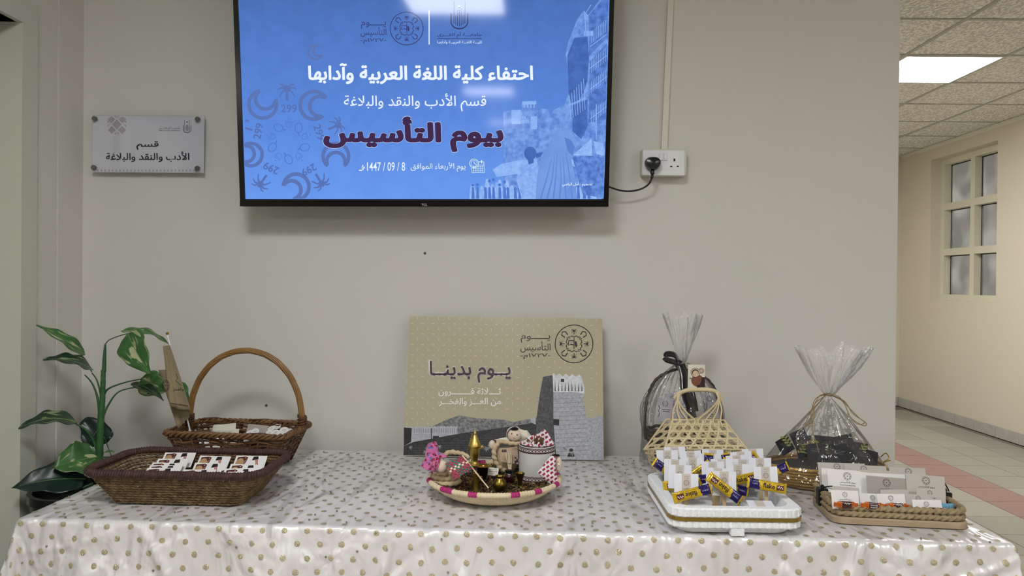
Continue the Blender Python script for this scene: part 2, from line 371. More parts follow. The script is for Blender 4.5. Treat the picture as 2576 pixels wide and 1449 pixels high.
# window
wf = M('cream window paint', 'd4d0bb', .45); FX = XR+.10
win = struct(MB().box((FX, WY0, WZ0), (FX+.07, WY0+.06, WZ1)).box((FX, WY1-.06, WZ0), (FX+.07, WY1, WZ1)).box((FX, WY0+.06, WZ0), (FX+.07, WY1-.06, WZ0+.055)).box((FX, WY0+.06, WZ1-.055), (FX+.07, WY1-.06, WZ1)).build('window_1', wf, smooth=False))
pw = ((WY1-WY0)-.12-.065)/2; ph = ((WZ1-WZ0)-.11-.13)/3
MB().box((FX, WY0+.06+pw, WZ0+.055), (FX+.07, WY0+.125+pw, WZ1-.055)).build('mullion', wf, win, smooth=False)
g = M('frosted glass', 'a9aca6', .35, spec=.6, emit=.001)  # daylight behind the panes painted as a soft blotchy glow
nt = g.node_tree; b_ = nt.nodes['Principled BSDF']; tn = nt.nodes.new('ShaderNodeTexNoise'); tn.inputs['Scale'].default_value = 4; tn.inputs['Detail'].default_value = 1
tc = nt.nodes.new('ShaderNodeTexCoord'); nt.links.new(tc.outputs['Object'], tn.inputs['Vector'])
rp = nt.nodes.new('ShaderNodeValToRGB'); rp.color_ramp.elements[0].position = .4; rp.color_ramp.elements[0].color = lin('9c9c94'); rp.color_ramp.elements[1].position = .68; rp.color_ramp.elements[1].color = lin('dcd9ce')
nt.links.new(tn.outputs['Fac'], rp.inputs[0]); nt.links.new(rp.outputs[0], b_.inputs['Emission Color']); b_.inputs['Emission Strength'].default_value = .42; b_.inputs['Base Color'].default_value = (.06, .06, .06, 1)
steel = M('dark steel bead', '15181a', .3, metal=.6); alu = M('bright bead', 'c9cccf', .15, metal=1)
for r_ in range(3):
    z0 = WZ0+.055+r_*(ph+.065)
    if r_ < 2: MB().box((FX, WY0+.06, z0+ph), (FX+.07, WY0+.06+pw, z0+ph+.065)).box((FX, WY0+.125+pw, z0+ph), (FX+.07, WY1-.06, z0+ph+.065)).build('glazing_bar', wf, win, smooth=False)
    for c in range(2):
        y0 = WY0+.06+c*(pw+.065)
        p = MB().box((FX+.072, y0, z0), (FX+.08, y0+pw, z0+ph)).build('pane', g, win, smooth=False)
        MB().box((FX+.064, y0+pw-.012, z0), (FX+.072, y0+pw, z0+ph)).box((FX+.064, y0, z0+ph-.008), (FX+.072, y0+pw-.012, z0+ph)).build('bead', steel, p, smooth=False)
        MB().box((FX+.063, y0+pw-.022, z0), (FX+.0715, y0+pw-.014, z0+ph-.01)).build('bright_bead', alu, p, smooth=False)
# stone skirting
stone = M('grey stone', 'a3a39c', .45, var=(14, 'b5b4ad', .5), bump=(80, .15, .001)); bw = struct(MB().box((XR-.006, -1, 0), (XR, YF, .092)).build('baseboard_right', grout, smooth=False))
y = -1.0
while y < YF-.05:
    y2 = min(y+.297, YF-.016); MB().box((XR-.014, y, .001), (XR-.0065, y2-.003, .095), bev=.0015).build('stone', stone, bw, smooth=False); y += .297
bw = struct(MB().box((XE, YF-.006, 0), (XR-.016, YF, .092)).build('baseboard_far', grout, smooth=False))
x = XR-.016
while x > XE+.05: MB().box((max(x-.297, XE)+.003, YF-.014, .001), (x, YF-.0065, .095), bev=.0015).build('stone', stone, bw, smooth=False); x -= .297
# left wall: a boxed strip by the corner, a vertical joint, then the door casing
DY0, DY1, DZ = -1.25, -.347, 2.035
struct(MB().box((XL-.2, -.142, 0), (XL, 0, CEIL)).build('wall_left', wallm, smooth=False))
struct(MB().box((XL-.2, DY1, 0), (XL-.004, -.145, CEIL)).box((XL-.2, DY0, DZ), (XL-.004, DY1, CEIL)).box((XL-.2, -1.45, 0), (XL-.004, DY0, CEIL)).box((-4.2, -1.45, 0), (XL-.2, -1.3, CEIL)).build('wall_left_by_door', wallm, smooth=False))
dr = struct(MB().box((XL-.16, DY0+.02, 0), (XL-.12, DY1-.012, DZ-.012)).build('door_1', M('grey green door paint', 'a3a799', .4, bump=(60, .1, .001)), smooth=False))
for y0, y1 in ((DY1, DY1+.082),):
    MB().add([(XL-.19, y0-.012, 0), (XL+.014, y0, 0), (XL+.014, y1-.008, 0), (XL, y1, 0), (XL-.19, y0+.001, 0),
              (XL-.19, y0-.012, DZ), (XL+.014, y0, DZ), (XL+.014, y1-.008, DZ+.074), (XL, y1, DZ+.082), (XL-.19, y0+.001, DZ)],
             [(0, 1, 6, 5), (1, 2, 7, 6), (2, 3, 8, 7), (3, 4, 9, 8), (5, 6, 7, 8, 9), (4, 3, 2, 1, 0)]).build('door_casing', framem, dr, smooth=False)
MB().add([(XL-.19, DY1, DZ), (XL+.014, DY1, DZ), (XL+.014, DY1+.074, DZ+.074), (XL, DY1+.082, DZ+.082), (XL-.19, DY1, DZ+.082),
          (XL-.19, DY0, DZ), (XL+.014, DY0, DZ), (XL+.014, DY0-.074, DZ+.074), (XL, DY0-.082, DZ+.082), (XL-.19, DY0, DZ+.082)],
         [(5, 6, 1, 0), (6, 7, 2, 1), (7, 8, 3, 2), (8, 9, 4, 3), (0, 1, 2, 3, 4), (9, 8, 7, 6, 5)]).build('door_head', framem, dr, smooth=False)
MB().box((XL-.19, DY0-.08, 0), (XL+.014, DY0, DZ)).build('door_casing', framem, dr, smooth=False)
MB().lathe([(.001, 0), (.025, .0), (.025, .006), (.01, .008), (.01, .03), (.022, .035), (.026, .045), (.02, .056), (.001, .06)], n=16, mat=Matrix.Translation((XL-.12, DY0+.09, 1.0)) @ Matrix.Rotation(R(90), 4, 'Y')).build('door_knob', alu, dr)
# hall lamps behind the viewpoint, some added; the screen mirrors the first three
for (x, y, n_) in ((-.40, -2.34, 'first'), (-.38, -6.7, 'second'), (-.28, -11.3, 'third'), (2.45, -3.2, 'fourth'), (2.5, -7, 'fifth'), (-3.4, -2.6, 'sixth'), (-3.4, -5.8, 'seventh'), (1.95, 3.6, 'eighth')):  # sixth and seventh are unseen panels added for light from the left
    if y > 0: light_panel(x-.22, y-.3, x+.22, y+.3, 'unseen panel added to brighten the corridor, behind the end of the wall'); continue  # unseen panel added to brighten the corridor
    light_panel(x-.3, y-.3, x+.3, y+.3, 'square lit ceiling panel of the hall behind the viewpoint, %s from the screen' % n_)
# small marks on the back wall
for (px, py, lb) in ((1069, 637, 'small grey wall plug and screw hole below the television'), (670, 1020, 'small grey wall plug inside the arch of the wicker basket handle')):
    p = ony(px, py, 0); t = thing('wall_plug', lb, 'wall plug', p, 'plugs left in the back wall')
    MB().lathe([(.0055, 0), (.0055, .0012), (.003, .0016), (.0028, .0004), (.001, .0003)], n=16, mat=Matrix.Translation(p) @ Matrix.Rotation(R(90), 4, 'X')).build('plug', M('grey plastic', '8d8d86', .5), t)
    MB().lathe([(.0027, .0007), (.0022, .0012), (.0001, .0012)], n=12, mat=Matrix.Translation(p) @ Matrix.Rotation(R(90), 4, 'X')).build('hole', M('black', '050505', .6), t)
# ---------------------------------------------------------------- television
G0 = .155; TILT = R(3.8)
tvn = Vector((0, math.cos(TILT), math.sin(TILT)))            # into the wall
tvb = ony(605, 519, -G0); tvp = Vector((0, -G0, tvb.z))       # a point on the front plane at the bottom edge
def TVP(px, py, off=0):  # off>0 towards the viewer
    return onpl(px, py, tvp - tvn*off, tvn)
tv = thing('television', 'large black wall-mounted television showing a blue slide with white Arabic lettering', 'television', (-.35, 0, 1.5))
blk = M('black gloss plastic', '060708', .18, spec=.5); blk2 = M('black satin plastic', '0a0b0d', .4)
BL, BR, TL, TR = (605, 519), (1530.5, 520), (580, -213), (1551, -213)
def tvbox(name, q, o0, o1, mat, parent):   # q: four photo corners on the front plane, extruded from o0 to o1 along the normal
    f = [TVP(*c, 0) for c in q]
    a = [p-tvn*o1 for p in f]; b = [p-tvn*o0 for p in f]
    return MB().add(a+b, [(0, 1, 2, 3), (7, 6, 5, 4), (1, 0, 4, 5), (2, 1, 5, 6), (3, 2, 6, 7), (0, 3, 7, 4)]).build(name, mat, parent, smooth=False)
tvbox('housing', (BL, BR, TR, TL), -.05, 0, blk2, tv)
tvbox('rear_cover', ((680, 470), (1450, 470), (1460, -100), (670, -100)), -.085, -.0505, blk2, tv)
tvbox('bezel', (BL, (1530.5, 520), (1529.5, 505), (605, 505)), .0, .006, blk, tv)
tvbox('bezel', ((605, 505), (617.5, 505), (592.5, -213), (580, -213)), .0, .005, blk, tv)
tvbox('bezel', ((1519, 505), (1530.5, 505), (1551, -213), (1539, -213)), .0, .005, blk, tv)
tvbox('bezel', ((592.5, -200), (1539, -200), (1539, -213), (592.5, -213)), .0, .005, blk, tv)
tvbox('bracket', ((900, 300), (1200, 300), (1200, 0), (900, 0)), -.135, -.0855, M('dark steel', '202224', .4, metal=.8), tv)
Ink().text('TCL', 1060, 512, 1075, 517.5, .02).build('lettering', M('grey lettering', 'c8c8c8', .4), tv, lambda a, b: TVP(a, b, .0068))
for z_ in (0, 1):
    q = ((1531, 130), (1533, 130), (1534, 70), (1532, 70))
tvbox('side_strip', ((1530.5, 128), (1532, 128), (1533.4, 68), (1532, 68)), -.004, .004, alu, tv)
# screen: what it displays is emitted light
m = M('screen_blue', '5b8be4', rough=.07, spec=.2, emit=1.0)
nt = m.node_tree; n = nt.nodes; b_ = n['Principled BSDF']; b_.inputs['Base Color'].default_value = (0, 0, 0, 1)
tc = n.new('ShaderNodeTexCoord'); sp = n.new('ShaderNodeSeparateXYZ'); nt.links.new(tc.outputs['Generated'], sp.inputs[0])
n1 = n.new('ShaderNodeTexNoise'); n1.inputs['Scale'].default_value = 22; n1.inputs['Detail'].default_value = 6; nt.links.new(tc.outputs['Object'], n1.inputs['Vector'])
md = n.new('ShaderNodeMath'); md.operation = 'MULTIPLY_ADD'; md.inputs[1].default_value = .28; nt.links.new(n1.outputs['Fac'], md.inputs[0]); nt.links.new(sp.outputs['Z'], md.inputs[2])
rp = n.new('ShaderNodeValToRGB'); e = rp.color_ramp.elements
e[0].position = .12; e[0].color = lin('6a9bf0'); e[1].position = .95; e[1].color = lin('456bb0')
e2 = rp.color_ramp.elements.new(.5); e2.color = lin('5985d8')
nt.links.new(md.outputs[0], rp.inputs[0]); nt.links.new(rp.outputs[0], b_.inputs['Emission Color'])
SCR = ((617.5, 501), (1518, 501), (1538, -200), (594, -200))
SC_ = [(617.5, 501), (1512, 501), (1516.5, 499), (1519, 494), (1539, -200), (593, -200)]
sco = Ink().poly(SC_).build('screen', m, tv, lambda a, b: TVP(a, b, .001))
LAY = [.0012]
def scr(ink, name, col, col2=None, scale=30, k=.5, st=1.0):
    LAY[0] += .00012
    return ink.build(name, screen_mat('screen_'+col+(col2 or ''), col, col2, scale, k, st), sco, lambda a, b, o=LAY[0]: TVP(a, b, o))
# picture of old town at the right
P_ = Ink().poly([(1266, 279), (1313, 277), (1313, 255), (1349, 254), (1350, 273), (1378, 274), (1384, 292), (1394, 276), (1420, 264), (1430, 235), (1427, 165), (1423, 136), (1429, 107), (1440, 80), (1452, 48), (1468, 27), (1480, 38), (1508, 0), (1537, -60), (1526, 330), (1518, 500), (1268, 500)])
scr(P_, 'town_picture', '587fcf', '7ea8ec', 60, .35)
scr(Ink().poly([(1481, 39), (1515, 0), (1531, 0), (1528, 95), (1482, 140)]).poly([(1484, 155), (1527, 108), (1524, 300), (1480, 310)]), 'tower_block', '4467b2', '5f88d8', 50, .3)
scr(Ink().poly([(1427, 140), (1445, 95), (1478, 92), (1482, 140), (1478, 200), (1470, 230), (1452, 258), (1438, 262), (1430, 235)]).poly([(1440, 265), (1478, 250), (1478, 320), (1462, 350), (1440, 330)]), 'dark_side', '3f62ac', '4d72c0', 40, .3)
I = Ink()
for k in range(9):
    for (ya, yb) in ((60, 90), (130, 165), (185, 215), (262, 292)):
        x = 1488+k*4.4; I.stroke([(x, ya-k*3.4+18), (x, yb-k*3.4+18)], 1.2)
for ya in (118, 172, 225, 300): I.stroke([(1484, ya), (1526, ya-32)], 1.6)
for k in range(7): I.stroke([(1432+k*6, 240-k*7), (1436+k*6, 300-k*4)], 1.4)
for k in range(6): I.rect(1469+k*4, 78, 1471.5+k*4, 90)
I.stroke([(1471, 28), (1474, 90)], 1.4).stroke([(1487, 12), (1470, 38)], 1.5).stroke([(1500, 262), (1500, 352)], 2.2).stroke([(1430, 265), (1474, 246)], 2)
for r_ in range(3):
    for k in range(6): I.rect(1286+k*5+r_*8, 282+r_*10, 1289+k*5+r_*8, 290+r_*10)
for k in range(4): I.rect(1318+k*8, 259, 1321+k*8, 271)
scr(I, 'shutters', '8fb3f2')
scr(Ink().poly([(1287, 276), (1310, 276), (1310, 312), (1287, 312)]).poly([(1335, 294), (1351, 292), (1351, 325), (1335, 325)]).poly([(1314, 255), (1349, 254), (1349, 262), (1314, 263)]), 'white_houses', '84acf0', '94b9f5', 80, .4)
I = Ink()
for k in range(26):
    x = 1188+k*12+random.uniform(-4, 4); hh = random.uniform(22, 52); y = 501
    I.poly([(x-7, y), (x-6, y-hh*.6), (x-2, y-hh), (x+4, y-hh), (x+8, y-hh*.55), (x+9, y)])
scr(I, 'crowd_robes', '7fa8ee', 'a0c2f8', 90, .3)
I = Ink()
for k in range(24): x = 1192+k*12.5+random.uniform(-4, 4); I.disc(x, random.uniform(446, 482), 4, 8).poly([(x-3, 500), (x-2, 470), (x+3, 472), (x+5, 500)])
scr(I, 'crowd_shadow', '4f79cc')
scr(Ink().poly([(1239, 427), (1262, 412), (1310, 402), (1345, 403), (1350, 440), (1300, 438), (1250, 445)]).poly([(1440, 391), (1488, 348), (1490, 392)]).poly([(1493, 355), (1519, 361), (1519, 392), (1500, 388)]).poly([(1437, 400), (1468, 410), (1463, 425), (1440, 418)]), 'tents', '82abf0', '9cc0f8', 70, .3)
scr(Ink().poly([(1440, 395), (1490, 392), (1519, 396), (1519, 498), (1466, 490), (1452, 440)]), 'crowd_right', '4a6fbe', '6a93e0', 60, .25)
scr(Ink().poly([(1312, 500), (1300, 455), (1305, 415), (1322, 403), (1348, 400), (1356, 420), (1350, 500)]), 'robe', '7ba4ec', '97baf5', 80, .3)
scr(Ink().disc(1334, 386, 15.5, 24, 17).poly([(1326, 398), (1342, 398), (1342, 410), (1330, 414)]).poly([(1348, 386), (1366, 382), (1360, 394), (1349, 398)]), 'child_head', '4c6fb8', '4468b4', 40, .4)
scr(Ink().poly([(1347, 501), (1352, 440), (1362, 392), (1378, 372), (1386, 348), (1396, 334), (1411, 325), (1424, 323), (1436, 331), (1446, 347), (1449, 362), (1441, 392), (1436, 400), (1446, 440), (1452, 501)]), 'veiled_figure', '6890da', '7ba3e6', 14, .5)
I = Ink()
for k in range(6): x = 1360+k*16; I.stroke([(1410+(x-1410)*.45, 400-8*(k % 3)), (1410+(x-1410)*.7+3*(k % 2), 450), (x, 500)], lambda t: 1.5+3.5*t)
scr(I, 'veil_folds', '638bd7')
scr(Ink().poly([(1420, 345), (1436, 352), (1446, 370), (1440, 392), (1428, 380)]), 'veil_shadow', '5a82cf')
# motifs at the left
I = Ink()
for (x, y, r_, rot, wd) in ((794, 131, 19, -20, 5.5), (661, 262, 37, -62, 9), (790, 265, 37, 10, 9.5), (845, 393, 34, 90, 9), (745, 470, 34, 145, 9.5), (631, 389, 30, 190, 9)):
    moon(I, x, y, r_*.95, R(rot), wd)
I2 = Ink(); I2.v = []; 
def clipL(ink, col, nm):
    ink.v = [(max(x, 618+(500-y)*-.03), min(y, 500)) for x, y in ink.v]; scr(ink, nm, col)
clipL(I, '5a74b4', 'crescents')
I = Ink()
for (x, y, s_, rt_) in ((722, 228, 46, 0), (847, 316, 42, 65), (657, 460, 44, 215), (807, 458, 44, 148)): palm(I, x, y, s_*1.0, R(rt_))
I.stroke([(617, 305), (623, 302), (624, 308)], 5).stroke([(617, 322), (635, 327)], 5)
clipL(I, '5872b6', 'palm_trees')
I = Ink()
def t299(x, y, a, s_=20): I.add(Ink().text('299', -1, -.5, 1, .5, .02), x, y, s_, R(a))
t299(727, 273, 0); t299(650, 330, -78); t299(803, 333, 70); t299(682, 423, 205); t299(777, 427, 152, 19)
scr(I, 'numerals', '5572b8')
I = Ink()
for k in range(10):
    a = R(36*k-90); x, y = 726+math.cos(a)*43, 357+math.sin(a)*44
    if k % 2 == 0: I.add(Ink().stroke([(-8, -7), (8, -7), (7, 1), (3, 8), (-3, 8), (-7, 1)], 1.3, True).stroke([(-8, -3.5), (8, -3.5)], 1).disc(0, -14, 1.6, 8), x, y, 1, a+math.pi/2)
    else:
        b2 = Ink()
        for j in range(16): q = R(22.5*j); b2.disc(9*math.cos(q), 12*math.sin(q), 1.7, 7)
        I.add(b2.stroke([(0, 12), (3, 20)], 2.2), x, y, 1, a+R(60))
scr(I, 'cups_and_beads', '4f76c0')
# lettering
I = Ink(); I.text(TA['day'], 908, 54, 971, 73, .005).text(TA['found'], 907, 68, 972, 93, .005).text(TA['year'], 907, 96, 972, 110, .01)
I.add(EMB, 1023, 71.5, 41.5); scr(I, 'founding_day_emblem', '3a3f78')
scr(Ink().rect(1078.2, 26, 1080.8, 112), 'divider', 'e8f2ff')
I = Ink(); uni(I, 1133, 2, 1178, 73); I.text(ar('جامعـــة أم القـــرى'), 1100, 80, 1212, 95, .01).rect(1100, 96.6, 1212, 98.2); scr(I, 'university_emblem', '2d3567')
scr(Ink().text(ar('كليـــة اللغـــة العربيــة وآدابهـا'), 1100, 101, 1213, 111, .008).disc(1155, 16, 3, 8).stroke([(1149, 20), (1161, 26)], 1).stroke([(1161, 20), (1149, 26)], 1), 'college_name', 'dfeafc')
W1 = 'eaf4ff'
scr(Ink().text(ar('احتفاء كلية اللغة العربية وآدابها'), 775, 159, 1341, 212, heavy=.03), 'title_lettering', W1)
scr(Ink().text(ar('قسم الأدب والنقد والبلاغة'), 865, 235, 1223, 280, .006), 'department_lettering', W1)
scr(Ink().text(ar('بيوم التأسيس'), 811.5, 291.5, 1268.5, 384.5, heavy=.06), 'lettering_outline', 'b9cdf3')
scr(Ink().text(ar('بيوم التأسيس'), 813, 293, 1267, 383, heavy=.05), 'event_lettering', '412b4e')
scr(Ink().text(ar('هـ')+'1447 / 09 / 8', 903, 408, 1019, 430, .004).text(ar('يوم الأربعاء الموافق'), 1033, 408, 1171, 432, .004), 'date_lettering', W1)
scr(Ink().text(ar('تصميم : أمل الياسي'), 1414, 457, 1490, 470, .012), 'credit_lettering', W1)
I = Ink(); I.ring(1192.5, 411, 11, 1.6, 24).ring(1192.5, 411, 7.5, 1, 20).stroke([(1192, 406), (1193, 411), (1198, 414)], 1.5)
I.stroke([(1204, 407), (1217, 407), (1218.5, 434), (1187, 434), (1186, 422)], 1.6)
for r_ in range(3):
    for c in range(6): I.rect(1190+c*4.4, 418+r_*5, 1192.6+c*4.4, 421+r_*5)
I.rect(1203, 415, 1217, 416).rect(1210, 403, 1213, 411); scr(I, 'calendar_icon', 'd8f0f2')
# ---------------------------------------------------------------- socket, plug, conduit
white = M('white plastic', 'e6e7ea', .3, spec=.5); wpb = M('cream plastic', 'dcdacd', .35)
s0 = ony(1609, 447, 0); s1 = ony(1718, 379, 0)
so = thing('wall_socket', 'white double wall socket with switches on a surface box right of the television', 'socket', (s0.x, 0, s0.z))
MB().box((s0.x, -.045, s0.z+.003), (s1.x+.003, -.0004, s1.z-.002), bev=.003).build('back_box', wpb, so)
f0 = ony(1615, 442, -.045); f1 = ony(1722, 378.5, -.045)
MB().box((f0.x, -.053, f0.z), (f1.x, -.0455, f1.z), bev=.003).build('face_plate', white, so)
MB().box((f0.x+.001, -.0542, f0.z+.001), (f1.x-.001, -.0532, f0.z+.018), bev=.0004).build('lower_band', white, so)
def SP(px, py, y): return ony(px, py, y)
for x in (1663, 1674):
    a = SP(x-4.5, 403.5, -.0532); b = SP(x+4.5, 386, -.0532); MB().box((a.x, -.0575, a.z), (b.x, -.0533, b.z), bev=.001).build('switch', white, so)
for (x, y, w_, h_) in ((1696.5, 402.5, 4.5, 7), (1688.5, 419, 5.5, 3.6), (1705, 418.7, 5.5, 3.6)):
    a = SP(x-w_/2, y+h_/2, -.0532); b = SP(x+w_/2, y-h_/2, -.0532); MB().box((a.x, -.0536, a.z), (b.x, -.0533, b.z)).build('pin_hole', M('black'), so)
pc = thing('power_cord', 'black three-pin plug and cord running from the white socket to the television', 'plug', SP(1641, 412, -.054))
pm = M('black rubber', '0b0e14', .25, spec=.6); c = SP(1640.5, 413, -.0585)
MB().lathe([(.001, 0), (.0235, 0), (.025, .004), (.0255, .016), (.022, .027), (.012, .031), (.001, .032)], n=28, mat=Matrix.Translation((c.x, c.y, c.z)) @ Matrix.Rotation(R(90), 4, 'X'), fn=lambda a, z, i: 1+.07*math.cos(2*a+math.pi)*-1+.05*math.cos(3*a+R(90))*-1).build('plug', pm, pc)
pts = [(1641, 430, -.075), (1641, 442, -.075), (1639, 450, -.072), (1632, 463, -.066), (1618, 473, -.06), (1600, 479, -.06), (1580, 481, -.062), (1560, 479, -.07), (1540, 473, -.08), (1520, 465, -.09)]
def smooth(pts, k=6):
    pts = [Vector(p) for p in pts]; out = []
    for i in range(len(pts)-1):
        p0, p1, p2, p3 = pts[max(i-1, 0)], pts[i], pts[i+1], pts[min(i+2, len(pts)-1)]
        for j in range(k):
            t = j/k; out.append(.5*((2*p1)+(p2-p0)*t+(2*p0-5*p1+4*p2-p3)*t*t+(3*p1-p0-3*p2+p3)*t**3))
    return out+[pts[-1]]
pp = smooth([SP(*q) for q in pts])
MB().tube(pp, lambda t: .0068 if t < .08 else .0052-.001*(int(t*60) % 2) if t < .22 else .0032, 10).build('cable', pm, pc)
a = SP(1662, 376, 0); b = SP(1677, 376, 0); a2 = SP(1681, -40, 0); b2 = SP(1695, -40, 0)
k = (CEIL-.002-a.z)/(a2.z-a.z)
cdt = MB().add([(a.x, -.001, a.z), (b.x, -.001, a.z), (b.x, -.012, a.z), (a.x, -.012, a.z)]+[(a.x+(a2.x-a.x)*k, -.001, CEIL-.002), (b.x+(b2.x-b.x)*k, -.001, CEIL-.002), (b.x+(b2.x-b.x)*k, -.012, CEIL-.002), (a.x+(a2.x-a.x)*k, -.012, CEIL-.002)],
         [(0, 1, 2, 3), (7, 6, 5, 4), (1, 0, 4, 5), (2, 1, 5, 6), (3, 2, 6, 7), (0, 3, 7, 4)]).build('cable_trunking', wpb, smooth=False)
tag(cdt, 'narrow cream cable trunking rising from the double wall socket', 'cable trunking')
# ---------------------------------------------------------------- door sign
NO = -.028
np_ = thing('door_sign', 'white acrylic sign with dark Arabic lettering on four steel studs', 'sign', ony(374, 364, 0))
def NP(a, b, o=0): return ony(a, b, NO-o)
def slab(q, y0, y1, name, mat, parent, fn=ony):
    A = [fn(a, b, y0) for a, b in q]; D = [Vector((p.x, y1, p.z)) for p in A]
    return MB().add(A+D, [(0, 1, 2, 3), (7, 6, 5, 4), (1, 0, 4, 5), (2, 1, 5, 6), (3, 2, 6, 7), (0, 3, 7, 4)]).build(name, mat, parent, smooth=False)
slab([(232, 433), (512.5, 435), (514, 292.5), (233, 290.5)], NO, NO+.0035, 'panel', M('sign white', 'dcdde8', .12, spec=.6, coat=.5), np_)
ac = film('clear acrylic', .04, .02, 1.0, 0)
slab([(231, 434), (514.5, 436.5), (516, 291), (232, 289)], NO-.0045, NO-.0008, 'acrylic_cover', ac, np_)
navy = M('navy print', '10173a', .3); pinkp = M('pale pink print', 'b9aeb6', .3)
I = Ink(); I.text(ar('قسم'), 343, 355, 399, 377, heavy=.022).text(ar('الأدب والنقد والبلاغة'), 266, 381, 476.5, 408, heavy=.022); I.build('lettering', navy, np_, lambda a, b: NP(a, b, .0003))
I = Ink(); uni(I, 460, 301, 481, 334, 1); I.disc(470.5, 307, 1.8, 8).text(ar('جامعـــة أم القـــرى'), 399, 319, 453, 326, .01).text('UMM AL-QURA UNIVERSITY', 399, 327, 453, 330, .01); I.build('university_emblem', navy, np_, lambda a, b: NP(a, b, .0003))
I = Ink(); cx, cy = 294, 313
for (dx, dy, s_) in ((0, 0, 12), (-14, -13, 10), (14, -13, 10), (-13, 14, 10), (13, 14, 10)):
    q = [(cx+dx+s_*math.cos(R(a)), cy+dy+s_*math.sin(R(a))) for a in range(0, 360, 90)]; I.poly([(min(max(x, 270), 318), max(y, 292.5)) for x, y in q])
for (a, b, c, d, e, f_) in ((270, 303, 277, 306, 270, 309), (270, 315, 277, 312, 270, 321), (318, 303, 311, 306, 318, 309), (318, 315, 311, 312, 318, 321), (287, 338, 293, 331, 292.5, 338), (301, 338, 295, 331, 295.5, 338), (287, 292.5, 293, 297, 293, 292.5), (301, 292.5, 295, 297, 295, 292.5)): I.poly([(a, b), (c, d), (e, f_)])
for k in range(27): x = 246+k*9.3; I.poly([(x, 425), (x+3, 429), (x, 433), (x-3, 429)])
I.build('ornament', pinkp, np_, lambda a, b: NP(a, b, .00025))
for (x, y) in ((239.5, 299), (498.5, 300.5), (237.5, 422), (498, 424)):
    c = ony(x, y, NO-.0045)
    MB().lathe([(.006, -.03), (.006, .0002), (.0085, .0003), (.0085, .008), (.0075, .0092), (.0001, .0092)], n=20, mat=Matrix.Translation(c) @ Matrix.Rotation(R(90), 4, 'X')).build('stud', M('brushed steel', '8a8984', .3, metal=1), np_)
# ---------------------------------------------------------------- table and its cloth
A0 = onz(50, 1303, TZ); A1 = onz(2548, 1368, TZ)          # front corners
ex = (A1-A0); TLn = ex.length; ex.normalize(); ey = Vector((-ex.y, ex.x, 0)); TD = .80
def TP(u, v, z=0): p = A0+ex*u+ey*v; return Vector((p.x, p.y, TZ+z))   # u along the front edge, v towards the wall
RT = math.atan2(ex.y, ex.x)
tb = thing('table', 'long table hidden under the white satin cloth with gold dots', 'table', TP(TLn/2, TD/2, -TZ))
def tbox(u0, v0, z0, u1, v1, z1, name, mat, parent):
    mb = MB(); P = [TP(u, v, z-TZ) for z in (z0, z1) for u, v in ((u0, v0), (u1, v0), (u1, v1), (u0, v1))]
    return mb.add(P, [(3, 2, 1, 0), (4, 5, 6, 7), (0, 1, 5, 4), (1, 2, 6, 5), (2, 3, 7, 6), (3, 0, 4, 7)]).build(name, mat, parent, smooth=False)
twood = M('table laminate', '8a7a66', .4)
tbox(.006, .006, TZ-.040, TLn-.006, TD-.006, TZ-.010, 'table_top', twood, tb)
for u in (.1, TLn-.14):
    for v in (.08, TD-.12): tbox(u, v, 0, u+.04, v+.04, TZ-.0405, 'leg', M('dark steel'), tb)
cm = M('ivory satin', 'e4e2e2', .3, metal=.14, spec=1.0, var=(3, 'dbd8d9', .5))
nt = cm.node_tree; n = nt.nodes; b_ = n['Principled BSDF']; tc = n.new('ShaderNodeTexCoord')
n1 = n.new('ShaderNodeTexNoise'); n1.inputs['Scale'].default_value = 8; n1.inputs['Detail'].default_value = 2.5; n1.inputs['Distortion'].default_value = .35
mp = n.new('ShaderNodeMapping'); mp.inputs['Scale'].default_value = (1.6, .5, 1); mp.inputs['Rotation'].default_value = (0, 0, .5)
nt.links.new(tc.outputs['Object'], mp.inputs[0]); nt.links.new(mp.outputs[0], n1.inputs['Vector'])
n2 = n.new('ShaderNodeTexNoise'); n2.inputs['Scale'].default_value = 900; nt.links.new(tc.outputs['Object'], n2.inputs['Vector'])
b1 = n.new('ShaderNodeBump'); b1.inputs['Strength'].default_value = 1.0; b1.inputs['Distance'].default_value = .035; nt.links.new(n1.outputs['Fac'], b1.inputs['Height'])
b2 = n.new('ShaderNodeBump'); b2.inputs['Strength'].default_value = .12; b2.inputs['Distance'].default_value = .0004; nt.links.new(n2.outputs['Fac'], b2.inputs['Height']); nt.links.new(b1.outputs[0], b2.inputs['Normal']); nt.links.new(b2.outputs[0], b_.inputs['Normal'])
CREASES = [(random.uniform(0, TLn), random.uniform(-.3, TD), random.uniform(.15, .6), random.choice((1.57, 1.57, .9, 1.2, 2.0, 2.3, .3))+random.uniform(-.15, .15), random.uniform(.0010, .0034)*random.choice((1, 1, -1))) for k in range(110)]
CREASES += [(u_, .2, .75, 1.57+random.uniform(-.05, .05), .0022) for u_ in (.98, 1.05, 1.12, .35, 1.6)]
def wr(u, v):
    z = .0022*noise.noise(Vector((u*2.2, v*3.5, 1)))+.0012*noise.noise(Vector((u*7, v*5, 4)))
    for (cu, cv, L_, a, h) in CREASES:
        du, dv = u-cu, v-cv
        if abs(du) > L_ or abs(dv) > L_: continue
        c, s = math.cos(a), math.sin(a); l = du*c+dv*s; t = -du*s+dv*c+.02*math.sin(l*9+cu*7)
        if abs(l) > L_/2: continue
        f_ = math.cos(l/L_*math.pi); z += h*f_*math.exp(-(t/.008)**2)
    return z
RESTS = []   # filled flat under things
DROP = .56
